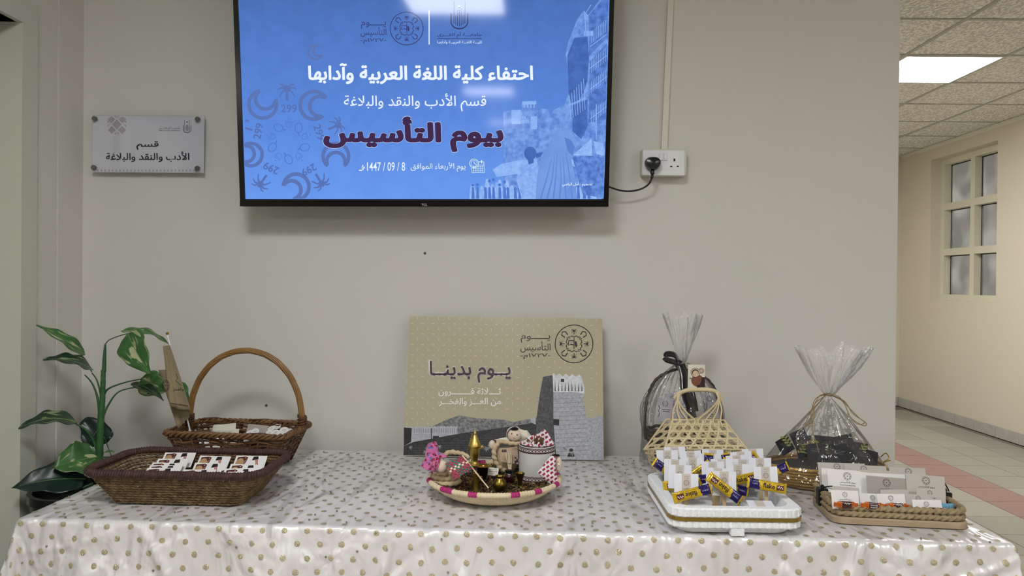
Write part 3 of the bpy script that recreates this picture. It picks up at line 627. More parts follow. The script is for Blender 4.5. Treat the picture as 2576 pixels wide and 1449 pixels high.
def cloth(u, v):
    cu = min(max(u, 0), TLn); cv = min(max(v, 0), TD); ou, ov = u-cu, v-cv; r = math.hypot(ou, ov)
    if ov > 0 and ou == 0: ov = min(ov, .004); r = ov
    wz = wr(u, v)
    if r < 1e-6:
        e = min(u, TLn-u, v)
        wz *= min(1, max(0, e/.03))*.5+.5
        wz = max(-.004, min(wz, .0018))
        return TP(u, v, wz)
    du, dv = ou/r, ov/r; per = u if abs(ov) > abs(ou) else v+5
    rad = .007; down = r; out = rad*(1-math.exp(-r/rad))+.03*min(r/.3, 1)*1.0+.10*r*(2*abs(du*dv))
    amp = .030*min(r/.18, 1.3)
    out += amp*(noise.noise(Vector((per*5.5, r*1.2, 2)))+.45*noise.noise(Vector((per*15, r*1.6, 7))))+wz*2.2
    out = max(out, .0012+rad*(1-math.exp(-r/rad))*.9)
    p = TP(cu, cv); p += (ex*du+ey*dv)*out
    p.z = TZ-max(0, down-rad*.4*(1-math.exp(-r/rad))); return p
NU, NV = 420, 235
U0, U1, V0, V1 = -DROP, TLn+DROP, -DROP, TD
def axis(a, b, lo, hi, n_, fine):     # denser on the table top
    k1 = int(n_*.16); L1 = [a+(lo-a)*i/k1 for i in range(k1)]; k2 = n_-2*k1 if hi < b else n_-k1
    L2 = [lo+(hi-lo)*i/(k2-1) for i in range(k2)]; L3 = [hi+(b-hi)*(i+1)/k1 for i in range(k1)] if hi < b else []
    return L1+L2+L3
us = axis(U0, U1, 0, TLn, NU, 1); vs_ = axis(V0, V1, 0, TD, NV, 1); vs_ = [-DROP*(1-i/90) for i in range(90)]+[TD*i/130 for i in range(131)]
mb = MB(); mb.v = [tuple(cloth(u, v)) for v in vs_ for u in us]; nu = len(us)
mb.f = [(j*nu+i, j*nu+i+1, (j+1)*nu+i+1, (j+1)*nu+i) for j in range(len(vs_)-1) for i in range(nu-1)]; mb.m = [0]*len(mb.f)
cl = thing('tablecloth', 'ivory satin tablecloth with gold glitter dots and small pearl beads', 'tablecloth', TP(TLn/2, TD/2))
clm = mb.build('satin', cm, cl, angle=180)
def cpn(u, v):
    e = .0025; p = cloth(u, v); a = cloth(u+e, v)-cloth(u-e, v); b = cloth(u, v+e)-cloth(u, v-e); return p, a.cross(b).normalized()
gl = M('gold glitter', 'bdb296', .42, metal=.4)
nt = gl.node_tree; n = nt.nodes; b_ = n['Principled BSDF']; tc = n.new('ShaderNodeTexCoord'); vo = n.new('ShaderNodeTexVoronoi'); vo.inputs['Scale'].default_value = 900; nt.links.new(tc.outputs['Object'], vo.inputs['Vector'])
nm = n.new('ShaderNodeNormalMap') if False else None
mix = n.new('ShaderNodeMixRGB'); geo = n.new('ShaderNodeNewGeometry'); vm = n.new('ShaderNodeVectorMath'); vm.operation = 'SUBTRACT'; nt.links.new(vo.outputs['Color'], vm.inputs[0]); vm.inputs[1].default_value = (.5, .5, .5)
vm2 = n.new('ShaderNodeVectorMath'); vm2.operation = 'MULTIPLY_ADD'; vm2.inputs[1].default_value = (.9, .9, .9); nt.links.new(vm.outputs[0], vm2.inputs[0]); nt.links.new(geo.outputs['Normal'], vm2.inputs[2])
vm3 = n.new('ShaderNodeVectorMath'); vm3.operation = 'NORMALIZE'; nt.links.new(vm2.outputs[0], vm3.inputs[0]); nt.links.new(vm3.outputs[0], b_.inputs['Normal'])
n.remove(mix)
FOOT = [(-.873, -.63, .19, .11), (-.88, -.262, .17, .12), (-.064, -.575, .15, .15), (.51, -.73, .17, .19), (.47, -.43, .12, .1), (.93, -.71, .19, .14), (.54, -.2, .13, .08), (.86, -.42, .2, .14), (-.1, -.12, .4, .05)]
dots = MB(); rnd = random.Random(3); row = 0; v = V0+.02
while v < TD-.01:
    u = U0+(.027 if row % 2 else 0)
    while u < U1:
        uu = u+rnd.uniform(-.003, .003); vv = v+rnd.uniform(-.002, .002); r0 = .0070
        out = math.hypot(min(uu, 0)+max(uu-TLn, 0), min(vv, 0))
        pc_ = TP(uu, vv)
        if out < DROP-.02 and not any(abs(pc_.x-fx) < fw*.75 and abs(pc_.y-fy) < fd*.7 for fx, fy, fw, fd in FOOT):
            P = []
            p, nn = cpn(uu, vv); P.append(p+nn*.0016)
            for rr in (.55, 1):
                for k in range(10):
                    q = r0*rr*(1+(.12*rnd.uniform(-1, 1) if rr == 1 else 0)); a = k*.6283
                    p = cloth(uu+q*math.cos(a), vv+q*math.sin(a)); P.append(p+nn*(.0015 if rr < 1 else .0010))
            fs = [(0, 1+k, 1+(k+1) % 10) for k in range(10)]+[(1+k, 11+k, 11+(k+1) % 10, 1+(k+1) % 10) for k in range(10)]
            dots.add(P, fs)
        u += .054
    v += .031; row += 1
dots.build('glitter_dots', gl, cl, angle=180)['kind'] = 'stuff'
pearl = M('bronze pearl', '9a9284', .28, metal=.9); bd = MB()
for k in range(620):
    uu = rnd.uniform(-.4, TLn+.4); vv = rnd.uniform(-.4, TD-.02)
    if math.hypot(min(uu, 0)+max(uu-TLn, 0), min(vv, 0)) > .4: continue
    if vv < 0 and rnd.random() < .55: continue
    p, nn = cpn(uu, vv)
    if any(abs(p.x-fx) < fw and abs(p.y-fy) < fd for fx, fy, fw, fd in FOOT): continue
    bd.ball(p+nn*.0022, .0027, 8)
bd.build('pearl_beads', pearl, cl)['kind'] = 'stuff'
# ---------------------------------------------------------------- poster
pb0 = onz(1014, 1146, BZ); pb1 = onz(1519, 1158, BZ)
pdx = (pb1-pb0).normalized(); pwid = (pb1-pb0).length
ptop = ony(1030, 795, -.03)
pn_up = (ptop-pb0); pn_up = (pn_up-pdx*pn_up.dot(pdx)); phei = pn_up.length; pn_up.normalize(); pnn = pdx.cross(pn_up)   # normal to viewer (-y)
if pnn.y > 0: pnn = -pnn
def PP(px, py, o=0): return onpl(px, py, pb0+pnn*(.005+o), pnn)
q = [PP(1014, 1146), PP(1519, 1158), PP(1515, 801), PP(1030, 795)]
po = thing('poster_board', 'tan printed poster board with a grey mud-brick tower leaning on the wall', 'poster', (pb0+pb1)/2)
D = [p-pnn*.005 for p in q]
MB().add(q+D, [(0, 1, 2, 3), (7, 6, 5, 4), (1, 0, 4, 5), (2, 1, 5, 6), (3, 2, 6, 7), (0, 3, 7, 4)]).build('board', M('foam board edge', 'c2beb0', .6), po, smooth=False)
LP = [.0003]
def pst(ink, name, mat):
    LP[0] += .00006; return ink.build(name, mat, po, lambda a, b, o=LP[0]: PP(a, b, o))
pst(Ink().poly([(1014.5, 1145.5), (1518.5, 1157.5), (1514.5, 801.5), (1030.5, 795.7)]), 'print', M('tan print', 'b6af97', .36, var=(2.5, 'a79e7c', .6)))
I = Ink(); row = 0; y = 800
while y < 1075:
    x = 1024+(13 if row % 2 else 0)
    while x < 1512:
        yy = y+(x-1024)*.012
        if not (yy > 1040 and x > 1100) and not (x > 1340 and x < 1480 and yy > 930):
            I.rect(x-3, yy-1, x+3, yy+1) if row % 2 else I.rect(x-.8, yy-3.2, x+.8, yy+3.2)
        x += 26.5
    y += 13.3; row += 1
pst(I, 'pattern', M('pale gold print', 'cbc4a4', .4))
sg = lambda nm, a, b, s_=60, k=.3: M(nm, a, .4, var=(s_, b, k))
pst(Ink().poly([(1017, 1080), (1040, 1074), (1090, 1072), (1118, 1058), (1154, 1045), (1200, 1052), (1270, 1056), (1290, 1062), (1350, 1050), (1350, 1148), (1017, 1140)]), 'hills', sg('grey rock print', '8a8a8c', '5f5f62', 120, .2))
pst(Ink().poly([(1016, 1144), (1017, 1073)]+[(1018+k*4, 1074-(3 if k % 2 else 0)) for k in range(0, 34)]+[(1152, 1095), (1152, 1148)]), 'town_wall', sg('pale wall print', 'b9bcc6', 'a0a3ad', 200, .3))
I = Ink()
for k in range(20): I.rect(1042+k*5.6, 1078, 1044+k*5.6, 1089)
for y in range(1094, 1120, 5): I.stroke([(1040, y), (1150, y+1)], .7)
pst(I, 'wall_courses', M('mid grey print', '85888f', .4))
pst(Ink().poly([(1016, 1075), (1036, 1077), (1034, 1112), (1016, 1122)]).rect(1084, 1078, 1086, 1110).poly([(1089, 1097), (1104, 1097), (1104, 1108), (1089, 1110)]), 'openings', M('near black print', '1c1b1c', .4))
pst(Ink().poly([(1014.5, 1145), (1016, 1122), (1040, 1112), (1104, 1100), (1160, 1090), (1250, 1078), (1330, 1066), (1380, 1050), (1400, 1158-3), (1200, 1149)]), 'dark_wall', sg('charcoal print', '1f1e20', '343336', 160, .2))
I = Ink()
for y in range(1085, 1148, 6): I.stroke([(max(1040, 1400-(y-1066)*6), y), (1385, y-3)], .6)
pst(I, 'brick_courses', M('dark grey print', '58575a', .4))
pst(Ink().poly([(1334, 1052), (1336, 1063), (1348, 1068), (1346, 1048)]), 'small_block', M('pale wall print'))
pst(Ink().poly([(1478, 1050), (1490, 1052), (1500, 1046), (1516, 1047), (1518, 1157), (1400, 1154), (1470, 1080)]), 'side_wall', sg('pale wall print 2', 'aeb1bc', '94979f', 160, .25))
tow = [(1345, 1156), (1350, 1050), (1356, 990), (1366, 950), (1366, 944)]
top = [(1366, 944), (1372, 949), (1380, 943), (1388, 948), (1393, 938), (1399, 945), (1408, 940), (1416, 947), (1424, 940), (1432, 948), (1440, 941), (1448, 948), (1457, 942), (1463, 948)]
pst(Ink().poly(tow[:-1]+top+[(1470, 975), (1470, 990), (1466, 1000), (1478, 1060), (1484, 1156)]), 'tower', sg('tower print', 'b4b6bf', '979aa3', 130, .3))
pst(Ink().poly([(1345, 1156), (1350, 1050), (1358, 990), (1366, 948), (1390, 944), (1392, 990), (1392, 1060), (1400, 1157)]), 'tower_shade', sg('tower shade print', '36363a', '54545a', 130, .3))
pst(Ink().poly([(1390, 942)]+top[4:]+[(1470, 975), (1470, 990), (1440, 986), (1392, 986)]), 'tower_crown', sg('crown print', 'e2e4ea', 'c2c4cb', 90, .3))
I = Ink()
for k in range(9): I.poly([(1395+k*8.4, 984), (1396.5+k*8.4, 958+k*.4), (1398.5+k*8.4, 984)])
for k in range(14): I.stroke([(1352-k*.3, 1000+k*11), (1400, 1004+k*11), (1470+k*1, 1000+k*11)], .6)
pst(I, 'tower_courses', M('dark grey print'))
pst(Ink().poly([(1392, 1054), (1407, 1055), (1406, 1071), (1392, 1069)]).rect(1411, 953, 1419, 961).disc(1437, 1133, 5, 12).poly([(1427, 1149), (1430, 1140), (1442, 1137), (1447, 1149)]), 'tower_windows', M('near black print'))
I = Ink(); rnd = random.Random(5)
for k in range(26):
    x = rnd.choice((rnd.uniform(1018, 1120), rnd.uniform(1200, 1290), rnd.uniform(1395, 1515))); y = rnd.uniform(1118, 1143)+(x-1018)*.012
    palm(I, x, y, rnd.uniform(8, 14), rnd.uniform(-.4, .4))
pst(I, 'palm_groves', M('pale grey print', '9a9ca0', .4))
mar = M('maroon print', '3f2430', .38)
I = Ink(); I.text(TA['day'], 1310, 843, 1384, 862, .005).text(TA['found'], 1309, 859, 1385, 887, .005).text(TA['year'], 1309, 889, 1385, 904, .01).add(EMB, 1444, 865, 47.5)
pst(I, 'founding_day_emblem', M('black print', '1d1a1a', .38))
wp = M('white print', 'f6f4f4', .38)
pst(Ink().text(ar('يــوم بدينــا'), 1078, 905, 1287, 966, heavy=.045), 'title_outline', wp)
pst(Ink().text(ar('يــوم بدينــا'), 1081, 908, 1284, 963, heavy=.012), 'title_lettering', mar)
pst(Ink().text(ar('ثــــلاثة قــــــــرون'), 1103, 976, 1260, 997, .012).text(ar('من العـــز والفخـــر'), 1104, 1001, 1260, 1022, .012), 'caption_lettering', wp)
for o in list(po.children):
    if o.name.split('.')[0] in ('pattern',): o['kind'] = 'stuff'
# ---------------------------------------------------------------- generic small things
def rrect(cx, cy, w, d, r, z, rot=0, n=5, sub=6):
    P = []; r = min(r, w/2-1e-4, d/2-1e-4)
    for (sx, sy, a0) in ((1, 1, 0), (-1, 1, 90), (-1, -1, 180), (1, -1, 270)):
        for k in range(n+1):
            a = R(a0+90*k/n); P.append((sx*(w/2-r)+r*math.cos(a), sy*(d/2-r)+r*math.sin(a)))
    out = []
    for i in range(len(P)):
        a, b = P[i], P[(i+1) % len(P)]; l = math.hypot(b[0]-a[0], b[1]-a[1]); m = max(1, int(l/ (sub*.001)))
        for k in range(m): out.append((a[0]+(b[0]-a[0])*k/m, a[1]+(b[1]-a[1])*k/m))
    c, s = math.cos(rot), math.sin(rot)
    return [Vector((cx+x*c-y*s, cy+x*s+y*c, z)) for x, y in out]
paper = M('white card', 'e4e2e0', .6, spec=.3); cream = M('cream card', 'd9d6c8', .6, spec=.3); greyc = M('grey card', 'bdb8b0', .6, spec=.3); greyc2 = M('warm grey card', 'a69c96', .6, spec=.3)
CARDM = {}
def card_mesh(w_, h_, mat, th=.0008):
    k = (w_, h_, mat.name, th)
    if k not in CARDM:
        me = bpy.data.meshes.new('card'); v = [(x, y, z) for z in (0, -th) for x, y in ((0, 0), (0, -h_), (w_, -h_), (w_, 0))]
        me.from_pydata(v, [], [(0, 1, 2, 3), (7, 6, 5, 4), (1, 0, 4, 5), (2, 1, 5, 6), (3, 2, 6, 7), (0, 3, 7, 4)]); me.materials.append(mat); me.update(); CARDM[k] = me
    return CARDM[k]
def ink_mesh(name, ink, mat, z=.0003, scale=1.0):
    me = bpy.data.meshes.new(name); me.from_pydata([(x*scale, y*scale, z) for x, y in ink.v], [], ink.f); me.materials.append(mat); me.update(); return me
def frame(p, lean, yaw=0, roll=0):
    m = Matrix.Translation(p) @ Matrix.Rotation(yaw, 4, 'Z') @ Matrix.Rotation(R(90)-lean, 4, 'X') @ Matrix.Rotation(roll, 4, 'Z'); return m
def place_card(px, py, d, w_, h_, lean, yaw, roll, mat, prints, label, cat='card', group=None, name='card', parent=None):
    """top-left corner seen at (px,py), d metres in front of the viewpoint, leaning back"""
    o = link(name, card_mesh(w_, h_, mat)); o.matrix_world = frame(atd(px, py, d), lean, yaw, roll)
    for nm, me in prints:
        c = link(nm, me, o)
    return tag(o, label, cat, group)
ORD = ['first', 'second', 'third', 'fourth', 'fifth', 'sixth', 'seventh']
# ---------------------------------------------------------------- seagrass tray with printed cards
grass = M('seagrass rope', '4f3c24', .7, var=(60, '7d6544', .3), bump=(300, .4, .001)); grassd = M('dark seagrass', '33201c', .6, var=(70, '4a2f29', .3), bump=(300, .4, .001))
sgx, sgy = -.873, -.63
st = thing('seagrass_tray', 'shallow brown seagrass tray with a dark twisted rim holding printed cards', 'basket', (sgx, sgy, BZ)); SR = R(-2)
MB().add([tuple(p) for p in rrect(sgx, sgy, .33, .175, .03, BZ+.002, SR)]+[tuple(p) for p in rrect(sgx, sgy, .33, .175, .03, BZ+.006, SR)], (lambda n_: [tuple(range(n_-1, -1, -1)), tuple(range(n_, 2*n_))]+[(i, (i+1) % n_, n_+(i+1) % n_, n_+i) for i in range(n_)])(len(rrect(sgx, sgy, .33, .175, .03, 0, SR)))).build('woven_base', grass, st)
for k in range(11):
    t = k/10; mb = MB(); path = rrect(sgx+.0*t, sgy+.004*t, .338+.11*t, .178+.085*t, .03+.025*t, BZ+.0045+.0072*k, SR, sub=3)
    path = [p+Vector((0, 0, .0012*noise.noise(p*40+Vector((0, 0, k))))) for p in path]
    mb.tube(path, .0046, 8, closed=True, lobes=2, twist=420, amp=.55); mb.build('coil', grass, st, angle=180)
mb = MB(); path = rrect(sgx, sgy+.004, .456, .272, .058, BZ+.0865, SR, sub=2)
mb.tube([p+Vector((0, 0, .0015*noise.noise(p*30))) for p in path], .0115, 12, closed=True, lobes=1, twist=900, amp=.2, flat=.95); 
mb.build('rim', grassd, st, angle=180); tag([c for c in st.children if c.name.startswith('rim')][0], 'dark brown wrapped rim')
# card print: a tan drum with a maroon patterned band and a black-sleeved hand
cw, chh = .088, .050
pA = ink_mesh('drum_print', Ink().disc(.016, -.026, .0115, 20, .017), M('tan ink', 'b08c66', .5), .0004)
pB = ink_mesh('pattern_print', Ink().poly([(.006, -.006), (.028, -.003), (.035, -.006), (.033, -.024), (.027, -.043), (.02, -.048), (.006, -.046)]), M('maroon ink', '4b211e', .5), .0003)
pC = ink_mesh('line_print', Ink().stroke([(.029, -.03), (.031, -.024), (.0285, -.02), (.032, -.014)], .0012).disc(.029, -.008, .0016, 8), M('pale pink ink', 'd9b5a6', .5), .0005)
pD = ink_mesh('sleeve_print', Ink().poly([(.050, -.003), (.063, -.002), (.0655, -.012), (.048, -.016)]), M('black ink', '1b1517', .5), .0003)
pE = ink_mesh('hand_print', Ink().poly([(.056, -.0135), (.0645, -.012), (.067, -.024), (.070, -.031), (.0685, -.032), (.064, -.028), (.062, -.034), (.060, -.024)]), M('skin pink ink', 'b57f78', .5), .0004)
SEAP = [('drum_print', pA), ('pattern_print', pB), ('line_print', pC), ('sleeve_print', pD), ('hand_print', pE)]
cols = {'left': [(416, 1138, 2.10, 0), (398, 1154, 2.06, 1), (384, 1163, 2.03, -1), (378, 1170, 2.00, 0), (371, 1177, 1.97, 1), (364, 1187, 1.935, -2)],
        'middle': [(504, 1146, 2.08, -1), (491, 1164, 2.03, -1), (462, 1181, 1.985, 1), (447, 1190, 1.955, 0), (434, 1192.5, 1.925, 0)],
        'right': [(595, 1146, 2.08, 0), (581, 1167, 2.03, -2), (553, 1180, 1.99, 3), (528, 1192, 1.935, 7), (566, 1179, 1.96, 2)]}
for cn, L_ in cols.items():
    for k, (x, y, d, r_) in enumerate(L_):
        place_card(x, y, d+.035, cw, chh, R(50), R(random.uniform(-2, 2)), R(r_), paper, SEAP, '%s printed white card from the back in the %s column of the brown seagrass tray' % (ORD[k], cn), 'card', 'printed cards in the seagrass tray', 'printed_card')
# ---------------------------------------------------------------- wicker basket with a hoop handle
wick = M('willow', '452a1a', .42, spec=.4, var=(25, '5f4028', .4)); wick2 = M('light willow', '63452a', .38, spec=.45, var=(30, '7d5a35', .4))
bx, by, brot = -.88, -.262, R(-6)
wb = thing('wicker_basket', 'brown willow basket with a tall twisted hoop handle holding cards and stickers', 'basket', (bx, by, BZ))
WB0, WB1, HB = (.285, .165), (.375, .225), .108
for k in range(9):
    t = k/8; W2 = WB0[0]+(WB1[0]-WB0[0])*t; D2 = WB0[1]+(WB1[1]-WB0[1])*t; z = BZ+.0125+HB*.89*t
    path = rrect(bx, by, W2, D2, .022, z, brot, sub=5); N = len(path); out = []
    ph_ = k*math.pi
    for i, p in enumerate(path):
        s_ = i/N*26*2*math.pi/2; c = Vector((bx, by, z)); dr_ = (p-c).normalized()
        out.append(p+dr_*.0035*math.sin(s_+ph_)+Vector((0, 0, .0042*math.sin(s_*.5+k*1.3)+.002*noise.noise(p*25))))
    MB().tube(out, .0038, 7, closed=True).build('willow_rod', wick if k % 2 else wick2, wb, angle=180)
    out = [p+(p-Vector((bx, by, z))).normalized()*-.005*math.sin(i/N*26*math.pi+ph_)+Vector((0, 0, .005+.003*math.sin(i/N*13*math.pi+k))) for i, p in enumerate(path)]
    MB().tube(out, .0032, 6, closed=True).build('willow_rod', wick, wb, angle=180)
mb = MB(); pa = rrect(bx, by, WB0[0], WB0[1], .022, BZ, brot, sub=12); pb_ = rrect(bx, by, WB1[0], WB1[1], .022, BZ+HB, brot, sub=12)
for i in range(0, min(len(pa), len(pb_)), 2):
    j = int(i/len(pa)*len(pb_)); mb = MB(); mb.tube([pa[i], pb_[j]], .0035, 6); mb.build('stake', wick, wb, angle=180)
for ph_ in (0, 2.1, 4.2):
    path = rrect(bx, by, WB1[0]+.006, WB1[1]+.006, .026, BZ+HB, brot, sub=4); N = len(path)
    out = [p+Vector((0, 0, .006*math.sin(i/N*44*math.pi+ph_)))+(p-Vector((bx, by, p.z))).normalized()*.006*math.cos(i/N*44*math.pi+ph_) for i, p in enumerate(path)]
    MB().tube(out, .0045, 7, closed=True).build('rim_braid', wick2, wb, angle=180)
n_ = len(pa); MB().add([tuple(p+Vector((0, 0, .002))) for p in pa]+[tuple(p+Vector((0, 0, .006))) for p in pa], [tuple(range(n_-1, -1, -1)), tuple(range(n_, 2*n_))]+[(i, (i+1) % n_, n_+(i+1) % n_, n_+i) for i in range(n_)]).build('woven_base', wick, wb)
hx0 = atd(477, 1062, 2.41); hx1 = atd(760, 1062, 2.39); hz = atd(620, 882, 2.40).z
arch = []
for k in range(61):
    t = k/60; a = math.pi*t; c = (hx0+hx1)/2; rx = (hx1.x-hx0.x)/2
    arch.append(Vector((c.x-rx*math.cos(a), hx0.y+(hx1.y-hx0.y)*t, hx0.z-.012+(hz-hx0.z+.012)*(math.sin(a)**.86))))
for s_ in range(7):
    out = []; 
    for i, p in enumerate(arch):
        t = (arch[min(i+1, 60)]-arch[max(i-1, 0)]).normalized(); u = Vector((0, 1, 0)); v = t.cross(u); an = s_*.8976+i*.16
        out.append(p+(u*math.cos(an)+v*math.sin(an))*(.0062))
    MB().tube(out, .0036, 6).build('handle_strand', M('honey willow', '7d5a33', .33, spec=.5, var=(30, '96713f', .4)), wb, angle=180)
for hp in (arch[1], arch[-2]):
    mb = MB()
    for k in range(6): mb.tube([hp+Vector((.0135*math.cos(a*.7854), .0135*math.sin(a*.7854), -.008+.0055*k+.004*math.sin(a*.7854+k))) for a in range(8)], .003, 6, closed=True)
    mb.build('lashing', wick, wb, angle=180)
    for o in wb.children:
        if o.name.startswith('lashing'): o['kind'] = 'stuff'
blacki = M('black print', '1d1a1a')
def emblem_print(r, x, y, capt=False, w_=.03, thin=True):
    I = Ink(); I.add(EMBS, x, y, r)
    if capt:
        I.text(ar('يـوم التأسيس'), x-w_/2, y-r-.006-w_*.1, x+w_/2, y-r-.002, flip=False, heavy=.01).text('Saudi Founding Day', x-w_/2, y-r-.0115-w_*.1, x+w_/2, y-r-.0075-w_*.1, flip=False, heavy=.008)
        I.rect(x-w_*.35, y-r-.0145-w_*.1, x+w_*.35, y-r-.0140-w_*.1)
    return ink_mesh('emblem_print', I, blacki, .0004)
e1 = emblem_print(.0055, .03, -.014); e2 = emblem_print(.006, .028, -.02)
for (x, y, d, w_, h_, mt, r_, lb, pr) in ((558, 1059, 2.52, .075, .07, greyc, 0, 'plain grey envelope standing at the back of the wicker basket', None), (536, 1070, 2.48, .075, .06, cream, 7, 'cream folded card with a slanting top edge in the wicker basket', None),
        (541, 1077, 2.45, .08, .05, cream, -1, 'cream envelope in the middle of the left pile in the wicker basket', None), (530, 1083, 2.42, .07, .05, greyc, 0, 'grey-beige envelope at the front of the left pile in the wicker basket', None), (508, 1087, 2.38, .09, .05, paper, -2, 'white card lying lowest at the front left of the wicker basket', None),
        (630, 1055, 2.50, .075, .065, greyc, -6, 'light grey card with an emblem tilted at the back of the wicker basket', e1), (625, 1066, 2.44, .068, .06, greyc2, -5, 'warm grey card with a round emblem in the middle of the wicker basket', e2)):
    place_card(x, y, d, w_, h_, R(30), 0, R(r_), mt, [('emblem_print', pr)] if pr else [], lb, 'card', 'cards in the wicker basket', 'greeting_card')
stk = MB(); stk.lathe([(.0001, 0), (.0125, 0), (.0125, .0006), (.0001, .0006)], n=24); so_ = stk.build('sticker', paper); sm_ = so_.data; bpy.data.objects.remove(so_)
es = ink_mesh('emblem_print', Ink().add(EMBS, 0, 0, .004), M('brown ink', '7a5a4c', .5), .0009)
for k, (x, y, d, s_, lb) in enumerate(((642, 1085, 2.40, 1, 'round white sticker at the front left of the sticker heap in the wicker basket'), (628, 1089, 2.38, .9, 'round white sticker half hidden behind the basket rim below the grey card'), (683, 1078, 2.43, 1, 'round white sticker standing right of the warm grey card'), (694, 1088, 2.40, 1, 'round white sticker low in the middle of the sticker heap'), (697, 1073, 2.47, 1, 'round white sticker with a tan centre at the back of the heap'), (715, 1083, 2.42, 1.2, 'larger round white sticker at the right of the heap'), (727, 1085, 2.44, 1, 'rightmost round white sticker in the wicker basket'), (678, 1089, 2.38, .9, 'small round white sticker nearest the basket rim'), (706, 1091, 2.39, .8, 'small round white sticker at the right end of the rim'))):
    o = link('sticker', sm_); o.matrix_world = frame(atd(x, y, d), R(55), R(random.uniform(-20, 20))); o.scale = (s_,)*3; link('emblem_print', es, o); tag(o, lb, 'sticker', 'round stickers in the wicker basket')
# ---------------------------------------------------------------- small flag stuck in the wicker basket
fa, fb = atd(421, 842, 2.34), atd(480, 1092, 2.36)
fg = thing('table_flag', 'small tan paper flag on a white stick standing in the wicker basket', 'flag', fb)
MB().tube([fb, fa], .0024, 8).build('stick', M('white plastic'), fg); MB().ball(fa+Vector((0, 0, .004)), .0048, 12).build('knob', M('brass', 'b08d3c', .22, metal=1), fg)
flagm = M('tan flag cloth', '8f8263', .75, var=(8, '7f7357', .4), sheen=.2)
def quadpatch(C, y0, bulge, fold):
    P = [Vector(c) for c in C]
    def fn(u, v):
        a = P[0].lerp(P[1], u); b = P[3].lerp(P[2], u); p = a.lerp(b, v); p += Vector((0, -bulge*math.sin(math.pi*u)-.004*math.sin(u*9+v*2), 0)); return p
    return fn
def sol(mb, th=.0006): return mb
f1 = [atd(412, 870, 2.33), atd(428, 868, 2.335), atd(478, 1032, 2.33), atd(428, 1020, 2.30)]
f2 = [atd(414, 935, 2.34), atd(440, 985, 2.345), atd(474, 1062, 2.35), atd(451, 1079, 2.345)]
fo = MB().grid(quadpatch(f1, 0, .016, 0), 14, 18).build('flag_cloth', flagm, fg, angle=180)
fo2 = MB().grid(quadpatch([atd(399, 930, 2.345), atd(440, 930, 2.345), atd(476, 1050, 2.352), atd(449, 1079, 2.345)], 0, .006, 0), 12, 14).build('flag_cloth', flagm, fg, angle=180)
for o in (fo, fo2): md = o.modifiers.new('s', 'SOLIDIFY'); md.thickness = .0007
dk = M('brown ink dark', '2f2618', .6)
Ink().add(EMBS, 417, 970, 9, 0, 14).build('emblem_print', dk, fg, lambda a, b: atd(a, b, 2.30))
I = Ink().text(ar('والفخر'), 435, 975, 462, 985, heavy=.015).stroke([(443, 940), (447, 952), (442, 958), (456, 970)], 1.4)
for k in range(9): palm(I, 430+k*5, 1015+k*.8, 6)
I.build('flag_print', dk, fg, lambda a, b: atd(a, b, 2.285-.00*a))
# ---------------------------------------------------------------- plant in the corner
leafm = {}
def leafmat(nm, g1, g2, c2):
    m = M(nm, g1, .35, spec=.5, var=(9, g2, .3)); nt = m.node_tree; n = nt.nodes; b = n['Principled BSDF']
    t = n.new('ShaderNodeTexNoise'); t.inputs['Scale'].default_value = 13; t.inputs['Detail'].default_value = 3; t.inputs['Distortion'].default_value = .6; tc = n.new('ShaderNodeTexCoord')
    mp = n.new('ShaderNodeMapping'); mp.inputs['Scale'].default_value = (2.5, .7, 1); nt.links.new(tc.outputs['UV'], mp.inputs[0]); nt.links.new(mp.outputs[0], t.inputs['Vector']); t.inputs['Scale'].default_value = 2.2
    r = n.new('ShaderNodeValToRGB'); r.color_ramp.elements[0].position = .56; r.color_ramp.elements[1].position = .62
    r.color_ramp.elements[0].color = (0, 0, 0, 1); r.color_ramp.elements[1].color = (.85, .85, .85, 1)
    mx = n.new('ShaderNodeMixRGB'); src = b.inputs['Base Color'].links[0].from_socket; nt.links.new(src, mx.inputs[1]); mx.inputs[2].default_value = lin(c2); nt.links.new(t.outputs['Fac'], r.inputs[0]); nt.links.new(r.outputs[0], mx.inputs[0]); nt.links.new(mx.outputs[0], b.inputs['Base Color']); return m
lA = leafmat('variegated leaf', '2f5a2c', '47743b', 'b9bd8f'); lB = leafmat('dark variegated leaf', '17301f', '24432a', '8f9a70'); lC = M('very dark leaf', '13251f', .35, spec=.5, var=(8, '1d342c', .4))
stemm = M('plant stem', '3d6a3c', .5, var=(30, '2f5530', .4)); stemd = M('brown green stem', '4f5a3c', .5)
PC = atd(150, 1300, 2.36); PC.z = 0
pl = thing('potted_plant', 'artificial potted plant with variegated green leaves in the corner left of the table', 'plant', (-1.36, PC.y, 0))
